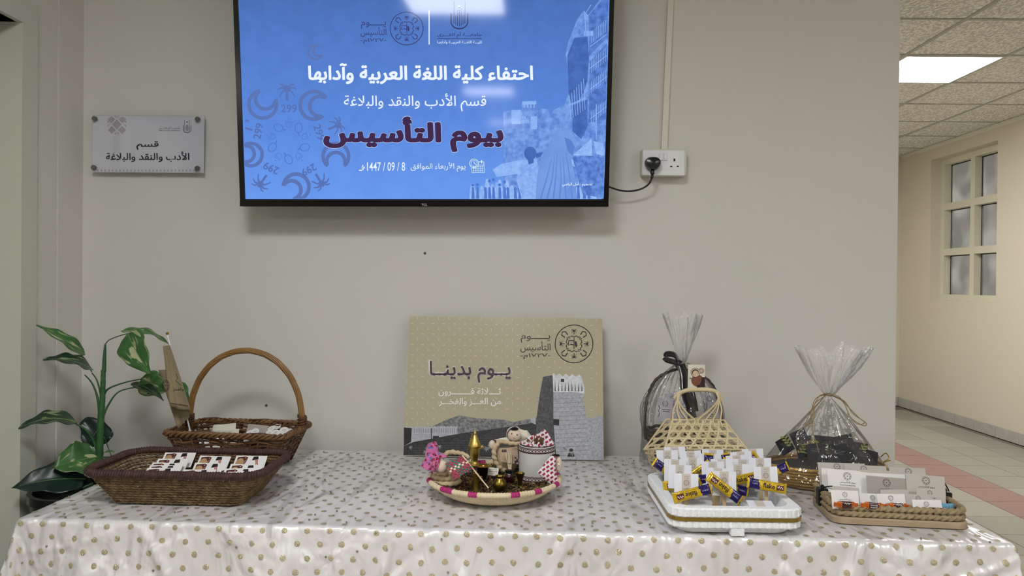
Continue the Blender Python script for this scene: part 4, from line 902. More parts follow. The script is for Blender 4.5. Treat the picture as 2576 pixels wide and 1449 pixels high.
def leaf(base, tip, wid, nrm, mat, curl=.12, fold=.25, name='leaf', seed=0):
    base, tip = Vector(base), Vector(tip); ax = tip-base; L_ = ax.length; t = ax.normalized(); nrm = Vector(nrm); nrm = (nrm-t*nrm.dot(t)).normalized(); s = t.cross(nrm)
    mb = MB(); nu, nv = 13, 18; uv = []
    def fn(u, v):
        x = v; prof = (math.sin(math.pi*min(1, x**.62))**.8)*(1-.0*x) if x < 1 else 0
        wv = max(prof*wid/2, .0004); q = (u-.5)*2
        wav = .05*wid*math.sin(v*17+seed+q*2)*abs(q)
        uv.append((u, v*1.6+seed))
        return base+t*(L_*x)+s*(q*wv)+nrm*(curl*L_*math.sin(math.pi*x)*1.0-fold*wid*.5*(-abs(q))*prof+wav)
    mb.grid(fn, nu, nv); o = mb.build(name, mat, pl, angle=180); uvl = o.data.uv_layers.new(name='uv')
    for lp in o.data.loops: uvl.data[lp.index].uv = uv[lp.vertex_index]
    md = o.modifiers.new('s', 'SOLIDIFY'); md.thickness = .0006
    rib = MB().tube([fn(.5, k/10)+nrm*.0006 for k in range(10)], lambda q: .0013*(1-q)+.0003, 5); rib.build('midrib', M('pale vein', '6f9058', .5), o, org=ORG.get(o))
    return o
def stalk(pts, r0, r1, name='stalk', mat=None): return MB().tube(smooth([atd(*p) for p in pts], 6), lambda t: r0+(r1-r0)*t, 7).build(name, mat or stemm, pl, angle=180)
D0 = 2.38
mb = MB(); path = smooth([atd(245, 1290, 2.36), atd(250, 1150, D0), atd(254, 1050, D0), atd(258, 1000, D0), atd(260, 930, D0)], 10)
mb.tube(path, lambda t: .0125-.006*t+.0007*(int(t*34) % 2), 10); mb.build('stem', stemm, pl, angle=180)
stalk([(260, 1000, D0), (260.5, 960, D0), (261, 930, D0)], .0035, .003, mat=stemd)
MB().tube(smooth([atd(262, 935, D0), atd(263, 900, D0), atd(265, 865, D0)], 6), lambda t: .0065-.004*t*t, 9).build('sheath', stemm, pl, angle=180)
stalk([(265, 866, D0), (275, 855, D0-.01), (300, 845, D0-.03), (322, 839, D0-.05)], .0018, .0014, mat=stemd)
stalk([(250, 1045, D0), (245, 1000, D0), (232, 965, D0), (213, 943, D0)], .0045, .0016); stalk([(256, 1010, D0), (252, 985, D0), (243, 955, D0), (231, 938, D0)], .004, .0016)
stalk([(213, 905, D0), (205, 893, D0)], .0018, .0014)
stalk([(258, 1010, D0), (264, 988, D0), (278, 975, D0-.01), (315, 962, D0-.02), (357, 953, D0-.03)], .0045, .0014); stalk([(258, 1052, D0), (272, 1020, D0), (300, 985, D0), (355, 972, D0)], .004, .0014)
stalk([(250, 1160, D0), (240, 1120, D0), (220, 1085, D0-.02), (187, 1064, D0-.04)], .006, .0018); stalk([(252, 1150, D0), (275, 1150, D0), (283, 1146, D0)], .003, .0012)
stalk([(262, 1100, D0), (270, 1120, D0+.02), (280, 1148, D0+.02)], .002, .0012)
stalk([(213, 905, D0), (222, 918, D0), (231, 936, D0)], .0016, .0016)
U = Vector((0, -.6, .8)); Vw = Vector((0, -1, .2))
leaf(atd(214, 893, D0), atd(91, 818, D0-.10), .055, (-.1, -.62, .8), lA, .05, .2, seed=1)
leaf(atd(234, 930, D0-.01), atd(109, 904, D0-.12), .075, (0, -.55, .8), lB, .10, .2, seed=2)
leaf(atd(194, 1063, D0-.04), atd(46, 1078, D0-.14), .078, (0, -.5, .9), lB, .16, .2, seed=3)
leaf(atd(262, 1060, D0+.05), atd(215, 1125, D0+.03), .115, (0, -1, .1), lC, .03, .15, seed=4)
leaf(atd(246, 1150, D0-.02), atd(132, 1178, D0-.12), .125, (0, -.9, .55), lA, .07, .2, seed=5)
leaf(atd(215, 1205, D0-.05), atd(29, 1228, D0-.16), .11, (0, -.75, .6), lC, .10, .25, seed=6)
leaf(atd(322, 838, D0-.05), atd(379, 940, D0-.12), .098, (-.25, -1, .3), lA, .06, .2, seed=7.3)
leaf(atd(305, 833, D0-.02), atd(427, 867, D0+.03), .055, (0, -.25, 1), lA, .13, .15, seed=8)
leaf(atd(355, 952, D0), atd(418, 985, D0+.03), .085, (-.2, -.9, .4), lA, .08, .2, seed=9)
leaf(atd(330, 965, D0), atd(412, 1008, D0-.02), .045, (0, -.3, 1), lB, .10, .2, seed=10)
leaf(atd(448, 965, D0+.05), atd(474, 1012, D0+.03), .05, (0, -1, .2), lA, .05, .2, seed=11)
leaf(atd(258, 1140, D0), atd(288, 1136, D0-.02), .02, (0, -.2, 1), lA, .05, .2, seed=12)
leaf(atd(235, 1215, D0-.04), atd(150, 1260, D0-.1), .10, (0, -.8, .5), lC, .06, .2, seed=13)
MB().lathe([(.001, .0), (.095, 0), (.10, .01), (.135, .40), (.142, .405), (.142, .43), (.128, .43), (.122, .40), (.001, .395)], (-1.365, -.30, .17), n=32).build('pot', M('black gloss pot', '08090a', .25), pl)
MB().lathe([(.001, 0), (.11, 0), (.11, .02), (.02, .03), (.02, .15), (.10, .165), (.10, .17), (.001, .17)], (-1.365, -.30, .0), n=24).build('pot_stand', M('dark steel'), pl)
# ---------------------------------------------------------------- palm-straw tray with the souvenirs
brass = M('brass', 'b08d3c', .22, metal=1, bump=(150, .3, .001)); brassd = M('old brass', '7d6a30', .32, metal=1, bump=(120, .3, .001)); gold = M('gilt brass', 'd2b766', .33, metal=1, bump=(180, .6, .0015))
straw = M('palm straw', 'd0bf9c', .6, var=(40, 'dccdad', .4), bump=(200, .3, .001)); pinks = M('magenta straw', '9c1f62', .55, var=(50, 'b02c72', .4)); rattan = M('pale wrapped cane', 'b8a483', .6, var=(30, 'cab797', .4), bump=(120, .3, .001))
cx, cy = -.064, -.575; RT_ = .178
ty = thing('straw_tray', 'round coiled palm-straw tray with magenta rim bands holding brass ware and dolls', 'tray', (cx, cy, BZ))
for k in range(6):
    t = k/5; rr = .118+.051*(t**.7); z = BZ+.0045+.031*t
    pth = [Vector((cx+rr*math.cos(a*.0628), cy+rr*math.sin(a*.0628), z)) for a in range(100)]
    MB().tube(pth, .0052, 8, closed=True, lobes=1, twist=900, amp=.22).build('coil', straw, ty, angle=180)
for k in range(6):
    rr = .105-.02*k; MB().tube([Vector((cx+rr*math.cos(a*.105), cy+rr*math.sin(a*.105), BZ+.0055)) for a in range(60)], .0105 if k else .0105, 6, closed=True, flat=.4).build('base_coil', straw, ty, angle=180)
pk = [-164, -130.5, -105, -70.7, -49.5, -21.6, 10, 40, 75, 105, 140, 170]; a = -180.0
def pinkat(a): return any(abs((a-p+180) % 360-180) < 4.2+2*(abs(p+130) < 2) for p in pk)
segs = []; cur = None
for k in range(241):
    a = -180+k*1.5; q = pinkat(a)
    if cur is None or q != cur[0]: cur = (q, [a-1.5 if cur else a]); segs.append(cur)
    cur[1].append(a)
for q, L_ in segs:
    mb = MB()
    pth = [Vector((cx+RT_*math.cos(R(L_[0]+(L_[-1]-L_[0])*i/(len(L_)*4))), cy+RT_*math.sin(R(L_[0]+(L_[-1]-L_[0])*i/(len(L_)*4))), BZ+.0425)) for i in range(len(L_)*4+1)]
    n_ = len(pth); mb.tube(pth, lambda t, n_=n_: .0062+.0012*abs(math.sin(t*n_*.42)), 9); o = mb.build('rim_band', pinks if q else straw, ty, angle=180)
    if q: o['label'] = 'magenta rim band'
# dried petals, a thing nobody could count
pet = MB(); rnd = random.Random(11)
mats_p = [M('dry olive petal', '5a5224', .7), M('dry brown petal', '3c2a1c', .7), M('dry wine petal', '54151f', .7), M('dry orange petal', '8a5a22', .7), M('dry pale petal', '9c8c60', .7), M('dry dark petal', '231a14', .7)]
pet.lathe([(.0001, .012), (.12, .015), (.155, .025), (.165, .033)], (cx, cy, BZ), 40, mi=5, cap=False)
for k in range(3600):
    r_ = .165*math.sqrt(rnd.random()); a = rnd.uniform(0, 6.283); z = BZ+.0175+.018*(r_/.165)**4+rnd.uniform(0, .010)
    c = Vector((cx+r_*math.cos(a), cy+r_*math.sin(a), z)); d1 = Vector((rnd.uniform(-1, 1), rnd.uniform(-1, 1), rnd.uniform(-.5, .5))).normalized()*rnd.uniform(.003, .009); d2 = d1.orthogonal().normalized()*rnd.uniform(.0012, .003)
    nn = d1.cross(d2).normalized()*.0015
    pet.add([c-d1, c-d2+nn, c+d1, c+d2+nn, c], [(0, 1, 4), (1, 2, 4), (2, 3, 4), (3, 0, 4)], rnd.choice((0, 0, 1, 1, 1, 2, 3, 4, 5, 5)))
o = pet.build('dried_petals', mats_p, smooth=False); tag(o, 'mixed dried petals and leaves filling the straw tray', 'potpourri', kind='stuff')
ZP = BZ+.027
def item(name, label, cat, px, py, z=ZP): return thing(name, label, cat, onz(px, py, z))
# coffee pot
t = item('coffee_pot', 'small engraved golden Arabic coffee pot with a tall spiked lid', 'coffee pot', 1194, 1172, .716); c = ORG[t]; k = .112
MB().lathe([(.001, 0), (.0145, .0), (.0145, .004), (.0105, .012), (.0095, .02), (.0128, .030), (.014, .042), (.013, .052), (.013, .055)], c, 24).build('body', gold, t)
MB().lathe([(.013, .055), (.0185, .058), (.018, .063), (.0135, .072), (.0095, .082), (.006, .090), (.003, .093), (.0042, .096), (.003, .099), (.0012, .106), (.0001, .1165)], c, 24).build('lid', gold, t)
MB().tube(smooth([c+Vector((-.012, 0, .052)), c+Vector((-.019, 0, .050)), c+Vector((-.0225, 0, .038)), c+Vector((-.017, 0, .024)), c+Vector((-.011, 0, .022))]), .0014, 7).build('handle', gold, t)
MB().tube([c+Vector((.013, 0, .050)), c+Vector((.021, 0, .057)), c+Vector((.0255, 0, .053)), c+Vector((.027, 0, .049))], lambda q: .0038-.0025*q, 8).build('spout', gold, t)
mb = MB()
for k in range(6): mb.ball(c+Vector((-.0155+.0015*k, -.002, .064+.006*k)), .0024, 6)
mb.build('lid_crest', gold, t)['kind'] = 'stuff'
# brass mortar cup
t = item('mortar', 'dark brass mortar cup with a flared shiny rim behind the jug', 'mortar', 1214, 1212); c = ORG[t]
MB().lathe([(.001, 0), (.011, 0), (.011, .003), (.007, .007), (.010, .012), (.0145, .022), (.0165, .040)], c, 28, cap=False).build('bowl', M('dark brass', '4b3a1c', .3, metal=1), t)
MB().lathe([(.0166, .0395), (.0225, .0440), (.0225, .0455), (.0195, .0448), (.0145, .040), (.012, .02), (.0001, .012)], c, 28).build('rim', brass, t)
# jug
t = item('miniature_jug', 'tall thin weathered brass jug with two curved handles at the front of the tray', 'jug', 1197, 1238); c = ORG[t]
MB().lathe([(.001, 0), (.0105, 0), (.0105, .003), (.0092, .006), (.0085, .030), (.0078, .046), (.0086, .049), (.0075, .0495), (.0065, .046), (.0001, .044)], c, 24).build('body', brassd, t)
MB().tube(smooth([c+Vector((-.009, 0, .010)), c+Vector((-.0135, -.002, .014)), c+Vector((-.0165, -.002, .026)), c+Vector((-.0195, -.002, .036))]), lambda q: .0026-.0012*q, 7).build('spout', brassd, t)
MB().tube(smooth([c+Vector((.008, 0, .040)), c+Vector((.014, 0, .041)), c+Vector((.0165, 0, .034)), c+Vector((.013, 0, .022)), c+Vector((.009, 0, .014))]), .0013, 7).build('handle', brassd, t)
# round pot
t = item('miniature_pot', 'small round polished brass pot with a flared neck at the front of the tray', 'pot', 1257, 1236); c = ORG[t]
MB().lathe([(.001, 0), (.011, 0), (.0135, .003), (.0175, .011), (.0185, .019), (.016, .027), (.011, .033), (.0098, .036), (.0125, .040), (.0128, .0415), (.010, .0405), (.008, .036), (.0001, .034)], c, 32).build('body', brassd, t)
t = item('incense_burner', 'small brass incense burner with a notched rim before the white drum pot', 'incense burner', 1308, 1225); c = ORG[t]
MB().lathe([(.001, 0), (.0075, 0), (.0075, .003), (.0055, .005), (.0055, .012), (.0065, .015), (.006, .018), (.0095, .028), (.0118, .038), (.0105, .038), (.008, .030), (.0001, .024)], c, 24, fn=lambda a, z, i: 1+(.12*math.cos(6*a) if z > .033 else 0)).build('bowl', brassd, t)
t = item('glass_jar', 'small faceted glass jar of dark spice in the middle of the tray', 'jar', 1280, 1212); c = ORG[t]
MB().lathe([(.001, .0006), (.0085, .0006), (.011, .006), (.0115, .014), (.0095, .02), (.001, .021)], c, 12).build('spice', mats_p[2], t)
MB().lathe([(.001, 0), (.0095, 0), (.0125, .006), (.013, .016), (.0115, .023), (.010, .026), (.010, .030)], c, 10).build('glass', film('cut glass', .12, .04, .9, .2, 200, .8, .001), t, angle=10)
MB().lathe([(.0102, .026), (.0108, .026), (.0108, .032), (.001, .0345)], c, 14).build('lid', M('dark steel'), t)
# paper notes among the petals
for (px, py, w_, h_, lb) in ((1228, 1175, .03, .022, 'little cream note with dark writing standing behind the brass pot'),):
    o = place_card(px, py, 2.11, w_, h_, R(25), 0, R(-6), cream, [('handwriting', ink_mesh('handwriting', Ink().stroke([(.003, -.006), (.026, -.0055)], .0008).stroke([(.003, -.011), (.012, -.0115), (.027, -.010)], .0012).stroke([(.014, -.016), (.022, -.015)], .0008), blacki, .0003))], lb, 'note', name='paper_note')
# --- doll with the pink scarf
pinkc = M('pink scarf cloth', 'b8628f', .7, sheen=.2)
nt = pinkc.node_tree; n = nt.nodes; b_ = n['Principled BSDF']; tc = n.new('ShaderNodeTexCoord'); vo = n.new('ShaderNodeTexVoronoi'); vo.inputs['Scale'].default_value = 110; nt.links.new(tc.outputs['Object'], vo.inputs['Vector'])
r1 = n.new('ShaderNodeValToRGB'); r1.color_ramp.interpolation = 'CONSTANT'; r1.color_ramp.elements[0].position = 0; r1.color_ramp.elements[0].color = (1, 1, 1, 1); r1.color_ramp.elements[1].position = .42; r1.color_ramp.elements[1].color = (0, 0, 0, 1); nt.links.new(vo.outputs['Distance'], r1.inputs[0])
r2 = n.new('ShaderNodeValToRGB'); r2.color_ramp.interpolation = 'CONSTANT'; r2.color_ramp.elements[0].color = lin('8f1236'); r2.color_ramp.elements[1].position = .75; r2.color_ramp.elements[1].color = lin('5566a8'); sx = n.new('ShaderNodeSeparateXYZ'); nt.links.new(vo.outputs['Color'], sx.inputs[0]); nt.links.new(sx.outputs[0], r2.inputs[0])
mx = n.new('ShaderNodeMixRGB'); mx.inputs[1].default_value = lin('c0689a'); nt.links.new(r1.outputs[0], mx.inputs[0]); nt.links.new(r2.outputs[0], mx.inputs[2]); nt.links.new(mx.outputs[0], b_.inputs['Base Color'])
skin = M('beige doll cloth', 'd9c6b2', .75, bump=(250, .2, .0006), sheen=.2)
dl = item('scarf_doll', 'straw doll with a pink dotted scarf lying at the left of the tray', 'doll', 1118, 1217, ZP); c = ORG[dl]
def dp(px, py, d=1.99): return atd(px, py, d)
for k in range(3):
    cc = dp(1122, 1211-13*k, 2.03); rr = .034-.002*k
    MB().tube([cc+Vector((rr*math.cos(a*.2094), rr*.75*math.sin(a*.2094), 0)) for a in range(30)], .0085, 8, closed=True, lobes=1, twist=400, amp=.28).build('cane_coil', rattan, dl, angle=180)
MB().lathe([(.001, 0), (.03, .0), (.032, .02), (.026, .036), (.001, .04)], dp(1122, 1214, 2.03), 20, sy=.75).build('stuffing', rattan, dl)
MB().ball(dp(1111, 1173, 1.985), .0165, 18, sc_=(1, .8, .95)).build('head', skin, dl)
MB().tube(smooth([dp(1112, 1150, 2.03), dp(1130, 1138, 2.03), dp(1150, 1139, 2.02), dp(1168, 1143, 2.01), dp(1180, 1152, 2.0)]), lambda q: .0085-.0028*q, 9, lobes=1, twist=420, amp=.3).build('arm', rattan, dl, angle=180)
def drape(name, cs, mat, parent, bul=.01, wave=.003, fr=14, nu=16, nv=16, th=.0008):
    P = [Vector(q) for q in cs]
    def fn(u, v):
        p = P[0].lerp(P[1], u).lerp(P[3].lerp(P[2], u), v)
        return p+Vector((0, -bul*math.sin(math.pi*u)*math.sin(math.pi*min(1, v+.15))-wave*math.sin(u*fr+v*3), wave*.5*math.sin(u*fr*.7+1)))
    o = MB().grid(fn, nu, nv).build(name, mat, parent, angle=180); md = o.modifiers.new('s', 'SOLIDIFY'); md.thickness = th; return o
def wrapcloth(name, c, rx, ry, rz, mat, parent, a0=0, a1=6.283, cr=.08, seed=0, n=22):
    def fn(u, v):
        a = a0+(a1-a0)*u; th = math.pi*(.02+.96*v); q = 1+cr*noise.noise(Vector((math.cos(a)*2.2, math.sin(a)*2.2, v*4+seed)))*2
        return Vector(c)+Vector((rx*math.sin(th)*math.cos(a)*q, ry*math.sin(th)*math.sin(a)*q, rz*math.cos(th)*q))
    return MB().grid(fn, n, n).build(name, mat, parent, angle=180)
wrapcloth('scarf', dp(1088, 1143, 2.02), .019, .016, .031, pinkc, dl, cr=.14)
drape('scarf_tail', (dp(1080, 1140, 1.995), dp(1104, 1150, 1.985), dp(1098, 1190, 1.98), dp(1057, 1175, 1.985)), pinkc, dl, .008, .003, 12)
drape('scarf_tail', (dp(1094, 1134, 2.0), dp(1103, 1138, 2.0), dp(1129, 1150, 1.995), dp(1100, 1152, 1.99)), pinkc, dl, .004, .001, 9)
drape('scarf_knot', (dp(1090, 1160, 1.975), dp(1108, 1158, 1.972), dp(1098, 1186, 1.972), dp(1086, 1180, 1.975)), pinkc, dl, .008, .002, 12)
# woven fan
fn_ = item('woven_fan', 'little square woven fan in red, green and white on a thin stick', 'fan', 1155, 1200)
FA, FB, FC, FD = dp(1163, 1147, 1.985), dp(1119, 1166, 1.965), dp(1143, 1208, 1.95), dp(1190, 1179, 1.955)
reds, greens, whites = M('red strip', '8a2b3e', .6, var=(60, '9c3a4c', .4)), M('green strip', '2b5d50', .6, var=(60, '3b7262', .4)), M('white strip', 'd9cdb8', .6)
cells = {0: MB(), 1: MB(), 2: MB()}; NF = 9; fnrm = (FB-FA).cross(FD-FA).normalized()
if fnrm.y > 0: fnrm = -fnrm
for i in range(NF):
    for j in range(NF):
        g_ = .05; P = []
        for (u, v) in ((i+g_, j+g_), (i+1-g_, j+g_), (i+1-g_, j+1-g_), (i+g_, j+1-g_)):
            u /= NF; v /= NF; P.append(FA.lerp(FB, u).lerp(FD.lerp(FC, u), v))
        lift = fnrm*(.0012 if (i+j) % 2 else .0003); Q = [p+lift for p in P]+[p-fnrm*.0006 for p in P]
        kind_ = 2 if (j in (3, 4) and (i+j) % 2 == 0) else (1 if (i in (3, 4, 5) and (i+j) % 2) or (j > 6 and i in (0, 1, 2, 3) and (i+j) % 2) else 0)
        if i > 6 and j < 3 and (i+j) % 2: kind_ = 1
        cells[kind_].add(Q, [(0, 1, 2, 3), (0, 4, 5, 1), (1, 5, 6, 2), (2, 6, 7, 3), (3, 7, 4, 0)])
for k_, m_ in ((0, reds), (1, greens), (2, whites)):
    if cells[k_].v: o = cells[k_].build('woven_strips', m_, fn_, smooth=False); o['kind'] = 'stuff'; o['label'] = m_.name.replace('strip', 'woven strips')
MB().tube([FA+fnrm*.002, atd(1229, 1228, 1.93)], .0019, 7).build('stick', straw, fn_)
# --- doll with the white head cloth
d2 = item('headcloth_doll', 'straw doll with a smiling round face, white head cloth and black head band', 'doll', 1280, 1190); dd = 2.165
def ep(px, py, d=dd): return atd(px, py, d)
hd = MB().ball(ep(1294, 1095), .0198, 24, sc_=(1, .8, .92)).build('head', skin, d2)
fy = ep(1294, 1095)
for (x, y, r_) in ((1287.5, 1091, .0019), (1301, 1094, .0019)):
    c = ep(x, y, dd-.0153); MB().ball(c, r_, 10).build('eye', M('black'), hd, org=ORG[hd] if hd in ORG else None)
MB().tube([ep(1290.5, 1100, dd-.0162), ep(1293, 1104.5, dd-.0152), ep(1296, 1101, dd-.0162)], .0004, 6).build('mouth', M('black'), hd)
whc = M('white head cloth', 'd9d5c2', .7, sheen=.3)
wrapcloth('head_cloth', ep(1294, 1093, dd+.006), .0235, .02, .0225, whc, d2, R(-12), R(192), .05)
drape('head_cloth', (ep(1300, 1077, dd+.01), ep(1325, 1082, dd+.015), ep(1347, 1112, dd+.02), ep(1308, 1122, dd+.005)), whc, d2, .012, .003, 8)
drape('head_cloth', (ep(1275, 1100, dd+.01), ep(1290, 1108, dd+.004), ep(1268, 1116, dd+.003), ep(1243, 1106, dd+.01)), whc, d2, .006, .001, 6)
MB().tube([ep(1294, 1080, dd-.002)+Vector((.0085*math.cos(a*.3927), .0085*math.sin(a*.3927), .001)) for a in range(16)], .0026, 8, closed=True).build('head_band', M('black wool', '0c0c0e', .9), d2)
MB().ball(ep(1238, 1119, dd-.005), .0115, 16, sc_=(.85, .85, 1.15)).build('hand', skin, d2)
MB().tube(smooth([ep(1252, 1112, dd), ep(1268, 1112, dd-.012), ep(1290, 1116, dd-.018), ep(1313, 1116, dd-.012)]), .0075, 9, lobes=1, twist=420, amp=.3).build('cane_arm', rattan, d2, angle=180)
MB().tube(smooth([ep(1256, 1112, dd), ep(1244, 1130, dd-.01), ep(1245, 1155, dd-.012), ep(1258, 1176, dd-.01), ep(1280, 1187, dd)]), .0085, 9, lobes=1, twist=420, amp=.3).build('cane_body', rattan, d2, angle=180)
MB().lathe([(.001, 0), (.018, 0), (.03, .02), (.034, .045), (.028, .07), (.001, .075)], ep(1275, 1188, dd+.008), 20, sy=.6).build('stuffing', rattan, d2)
q = [ep(1263, 1128, dd-.022), ep(1302, 1122, dd-.024), ep(1304, 1168, dd-.03), ep(1258, 1160, dd-.028)]
mt = MB(); 
for i in range(10):
    for j in range(10):
        P = []
        for (u, v) in ((i+.06, j+.06), (i+.94, j+.06), (i+.94, j+.94), (i+.06, j+.94)): P.append(q[0].lerp(q[1], u/10).lerp(q[3].lerp(q[2], u/10), v/10)+Vector((0, -.001*((i+j) % 2)-.004*math.sin(math.pi*u/10), 0)))
        mt.add(P+[p+Vector((0, .0012, 0)) for p in P], [(0, 1, 2, 3), (0, 4, 5, 1), (1, 5, 6, 2), (2, 6, 7, 3), (3, 7, 4, 0)], 1 if (i < 3 and j in (1, 2)) or (i > 7 and j > 5 and (i+j) % 3) else 0)
mt.build('woven_mat', [M('pale pink straw', 'b99e8a', .65, var=(60, 'c9b29c', .4)), M('plum straw', '47304a', .6)], d2, smooth=False)
sb = item('straw_bundle', 'little tied bundle of straws standing against the woven mat', 'straw bundle', 1283, 1188); mb = MB()
for k in range(14):
    a = k*.449; b = ep(1283, 1187, dd-.045)+Vector((.003*math.cos(a), .003*math.sin(a), 0)); tp_ = ep(1277+(k % 5)*3-3, 1140+k % 3, dd-.036)+Vector((.006*math.cos(a), .004*math.sin(a), 0)); mb.tube([b, tp_], .0011, 5)
mb.build('straws', straw, sb)['kind'] = 'stuff'
MB().tube([ep(1281, 1165, dd-.041)+Vector((.0065*math.cos(a*.5236), .0055*math.sin(a*.5236), 0)) for a in range(12)], .0006, 5, closed=True).build('tie', M('black'), sb)
# --- white drum pot lined with a red chequered cloth
shem = M('red chequered cloth', 'd8d4d6', .75, sheen=.2); nt = shem.node_tree; n = nt.nodes; b_ = n['Principled BSDF']; tc = n.new('ShaderNodeTexCoord')
mp = n.new('ShaderNodeMapping'); mp.inputs['Scale'].default_value = (75, 40, 75); mp.inputs['Rotation'].default_value = (0, .6, 0); nt.links.new(tc.outputs['Object'], mp.inputs[0])
br = n.new('ShaderNodeTexBrick'); br.inputs['Color1'].default_value = lin('8c1030'); br.inputs['Color2'].default_value = lin('a01a38'); br.inputs['Mortar'].default_value = lin('dcd8da'); br.inputs['Scale'].default_value = 1; br.inputs['Mortar Size'].default_value = .17; br.inputs['Brick Width'].default_value = .95; br.inputs['Row Height'].default_value = .72; br.offset = .5
sep = n.new('ShaderNodeSeparateXYZ'); cb = n.new('ShaderNodeCombineXYZ'); nt.links.new(mp.outputs[0], sep.inputs[0]); nt.links.new(sep.outputs[0], cb.inputs[0]); nt.links.new(sep.outputs[2], cb.inputs[1]); nt.links.new(cb.outputs[0], br.inputs['Vector']); nt.links.new(br.outputs['Color'], b_.inputs['Base Color'])
linen = M('white linen drum', 'cfcdca', .7, bump=(400, .4, .0006), stretch=(.1, .1, 1)); pb = item('drum_pot', 'white linen drum pot with black and white crossed trims and red chequered lining', 'pot', 1350, 1207, ZP-.004); c = ORG[pb]
MB().lathe([(.001, 0), (.0495, .0), (.0502, .002), (.0502, .1), (.0485, .1005), (.0478, .1), (.0478, .03), (.001, .03)], c, 48).build('drum', linen, pb)
def bandm():
    return M('trim band', '4a2f33', .6)
xs = Ink()
for z0 in (.004, .083):
    MB().lathe([(.0503, z0), (.0512, z0+.0005), (.0512, z0+.0145), (.0503, z0+.015)], c, 48).build('trim', bandm(), pb)
    mb = MB(); mb2 = MB(); NX = 34
    for k in range(NX):
        for sg_ in (1, -1):
            P = []
            for (du, dz) in ((-1, -1), (1, 1)):
                for s_ in (-.16, .16):
                    a = 2*math.pi*(k+.5+.38*du*sg_+s_)/NX; P.append((c[0]+.0516*math.cos(a), c[1]+.0516*math.sin(a), c[2]+z0+.0075+.0028*dz))
            mb.add([P[0], P[1], P[3], P[2]], [(0, 1, 2, 3)])
    mb.lathe([(.05125, z0+.0122), (.05155, z0+.0122), (.05155, z0+.0128), (.05125, z0+.0128)], c, 48)
    mb.build('cross_stitch', M('white thread', 'd8d4d0', .6), pb, smooth=False)['kind'] = 'stuff'
def lin_fn(u, v):
    a = 6.2832*u; r_ = .049*(1-v*.75); z = .1+.004-.012*v+.010*noise.noise(Vector((math.cos(a)*1.6, math.sin(a)*1.6, v*3)))*2.2*min(1, v*3)+.028*max(0, math.cos(a-.9))*math.exp(-((v-.35)/.22)**2)
    return (c[0]+r_*math.cos(a), c[1]+r_*math.sin(a), c[2]+z)
MB().grid(lin_fn, 48, 16).build('lining_cloth', shem, pb, angle=180)
tw = item('twig_bundle', 'bundle of thin brown twigs in the back of the drum pot', 'twigs', 1345, 1130, .80); c2 = atd(1353, 1118, 2.13); mb = MB(); rnd = random.Random(4)
for k in range(46):
    a = rnd.uniform(0, 6.28); r_ = .015*math.sqrt(rnd.random()); b = c2+Vector((r_*math.cos(a), r_*math.sin(a), -.03)); mb.tube([b, b+Vector((rnd.uniform(-.006, .006), rnd.uniform(-.004, .004), .045+rnd.uniform(-.004, .008)))], .0009, 5)
for k in range(5): b = c2+Vector((-.016, 0, -.01)); mb.tube([b, b+Vector((-.006-.003*k, 0, .022+.002*k))], .0007, 5)
mb.build('twigs', M('brown twig', '74573c', .7), tw)['kind'] = 'stuff'
d3 = item('side_face_doll', 'doll face in profile under a red chequered head cloth beside the drum pot', 'doll', 1398, 1215); fc = atd(1405, 1168, 2.042)
h3 = MB().ball(fc, .0225, 20, sc_=(.42, .6, 1)).build('head', skin, d3)
I = atd(1405.5, 1171, 2.028)
MB().ball(I, .0042, 14, sc_=(.6, .35, 1.35)).build('eye', M('white print'), h3); MB().ball(I+Vector((.0003, -.0013, 0)), .0018, 10, sc_=(.5, .4, 1.4)).build('pupil', M('black'), h3)
MB().tube([atd(1401.5, 1164, 2.031), atd(1404.5, 1161.5, 2.03), atd(1408, 1162, 2.032)], .0007, 6).build('eyebrow', M('black'), h3)
MB().tube([atd(1403, 1183, 2.033), atd(1407, 1181.5, 2.033)], .0009, 6).build('mouth', M('maroon print'), h3)
drape('head_cloth', (atd(1386, 1146, 2.03), atd(1397, 1147, 2.028), atd(1398, 1200, 2.018), atd(1351, 1190, 2.01)), shem, d3, .007, .0008, 8, 20, 20)
drape('head_cloth', (atd(1351, 1190, 2.01), atd(1399, 1192, 2.018), atd(1410, 1224, 2.02), atd(1394, 1226, 2.02)), shem, d3, .004, .0008, 8, 20, 20)
MB().tube([atd(1398, 1145.5, 2.04)+Vector((.009*math.cos(a*.4488), .008*math.sin(a*.4488), 0)) for a in range(14)], .002, 7, closed=True).build('head_band', M('black wool'), d3)
for k, (x, y) in enumerate(((1252, 1166), (1183, 1165))):
    t = thing('yellow_flower', ('dried yellow flower between the coffee pot and the head cloth doll', 'dried yellow flower beside the foot of the coffee pot')[k], 'flower', atd(x, y, 2.18)); c = ORG[t]
    for j in range(6):
        a = j*1.047; mb = MB(); mb.grid(lambda u, v, a=a: c+Vector((math.cos(a), math.sin(a)*.6, .35))*(.010*v)+Vector((-math.sin(a), math.cos(a)*.6, .3))*(.005*(u-.5)*math.sin(3.14*min(1, v+.1))), 4, 5); mb.build('petal', M('dry yellow petal', '8f8a2e', .6), t, angle=180)
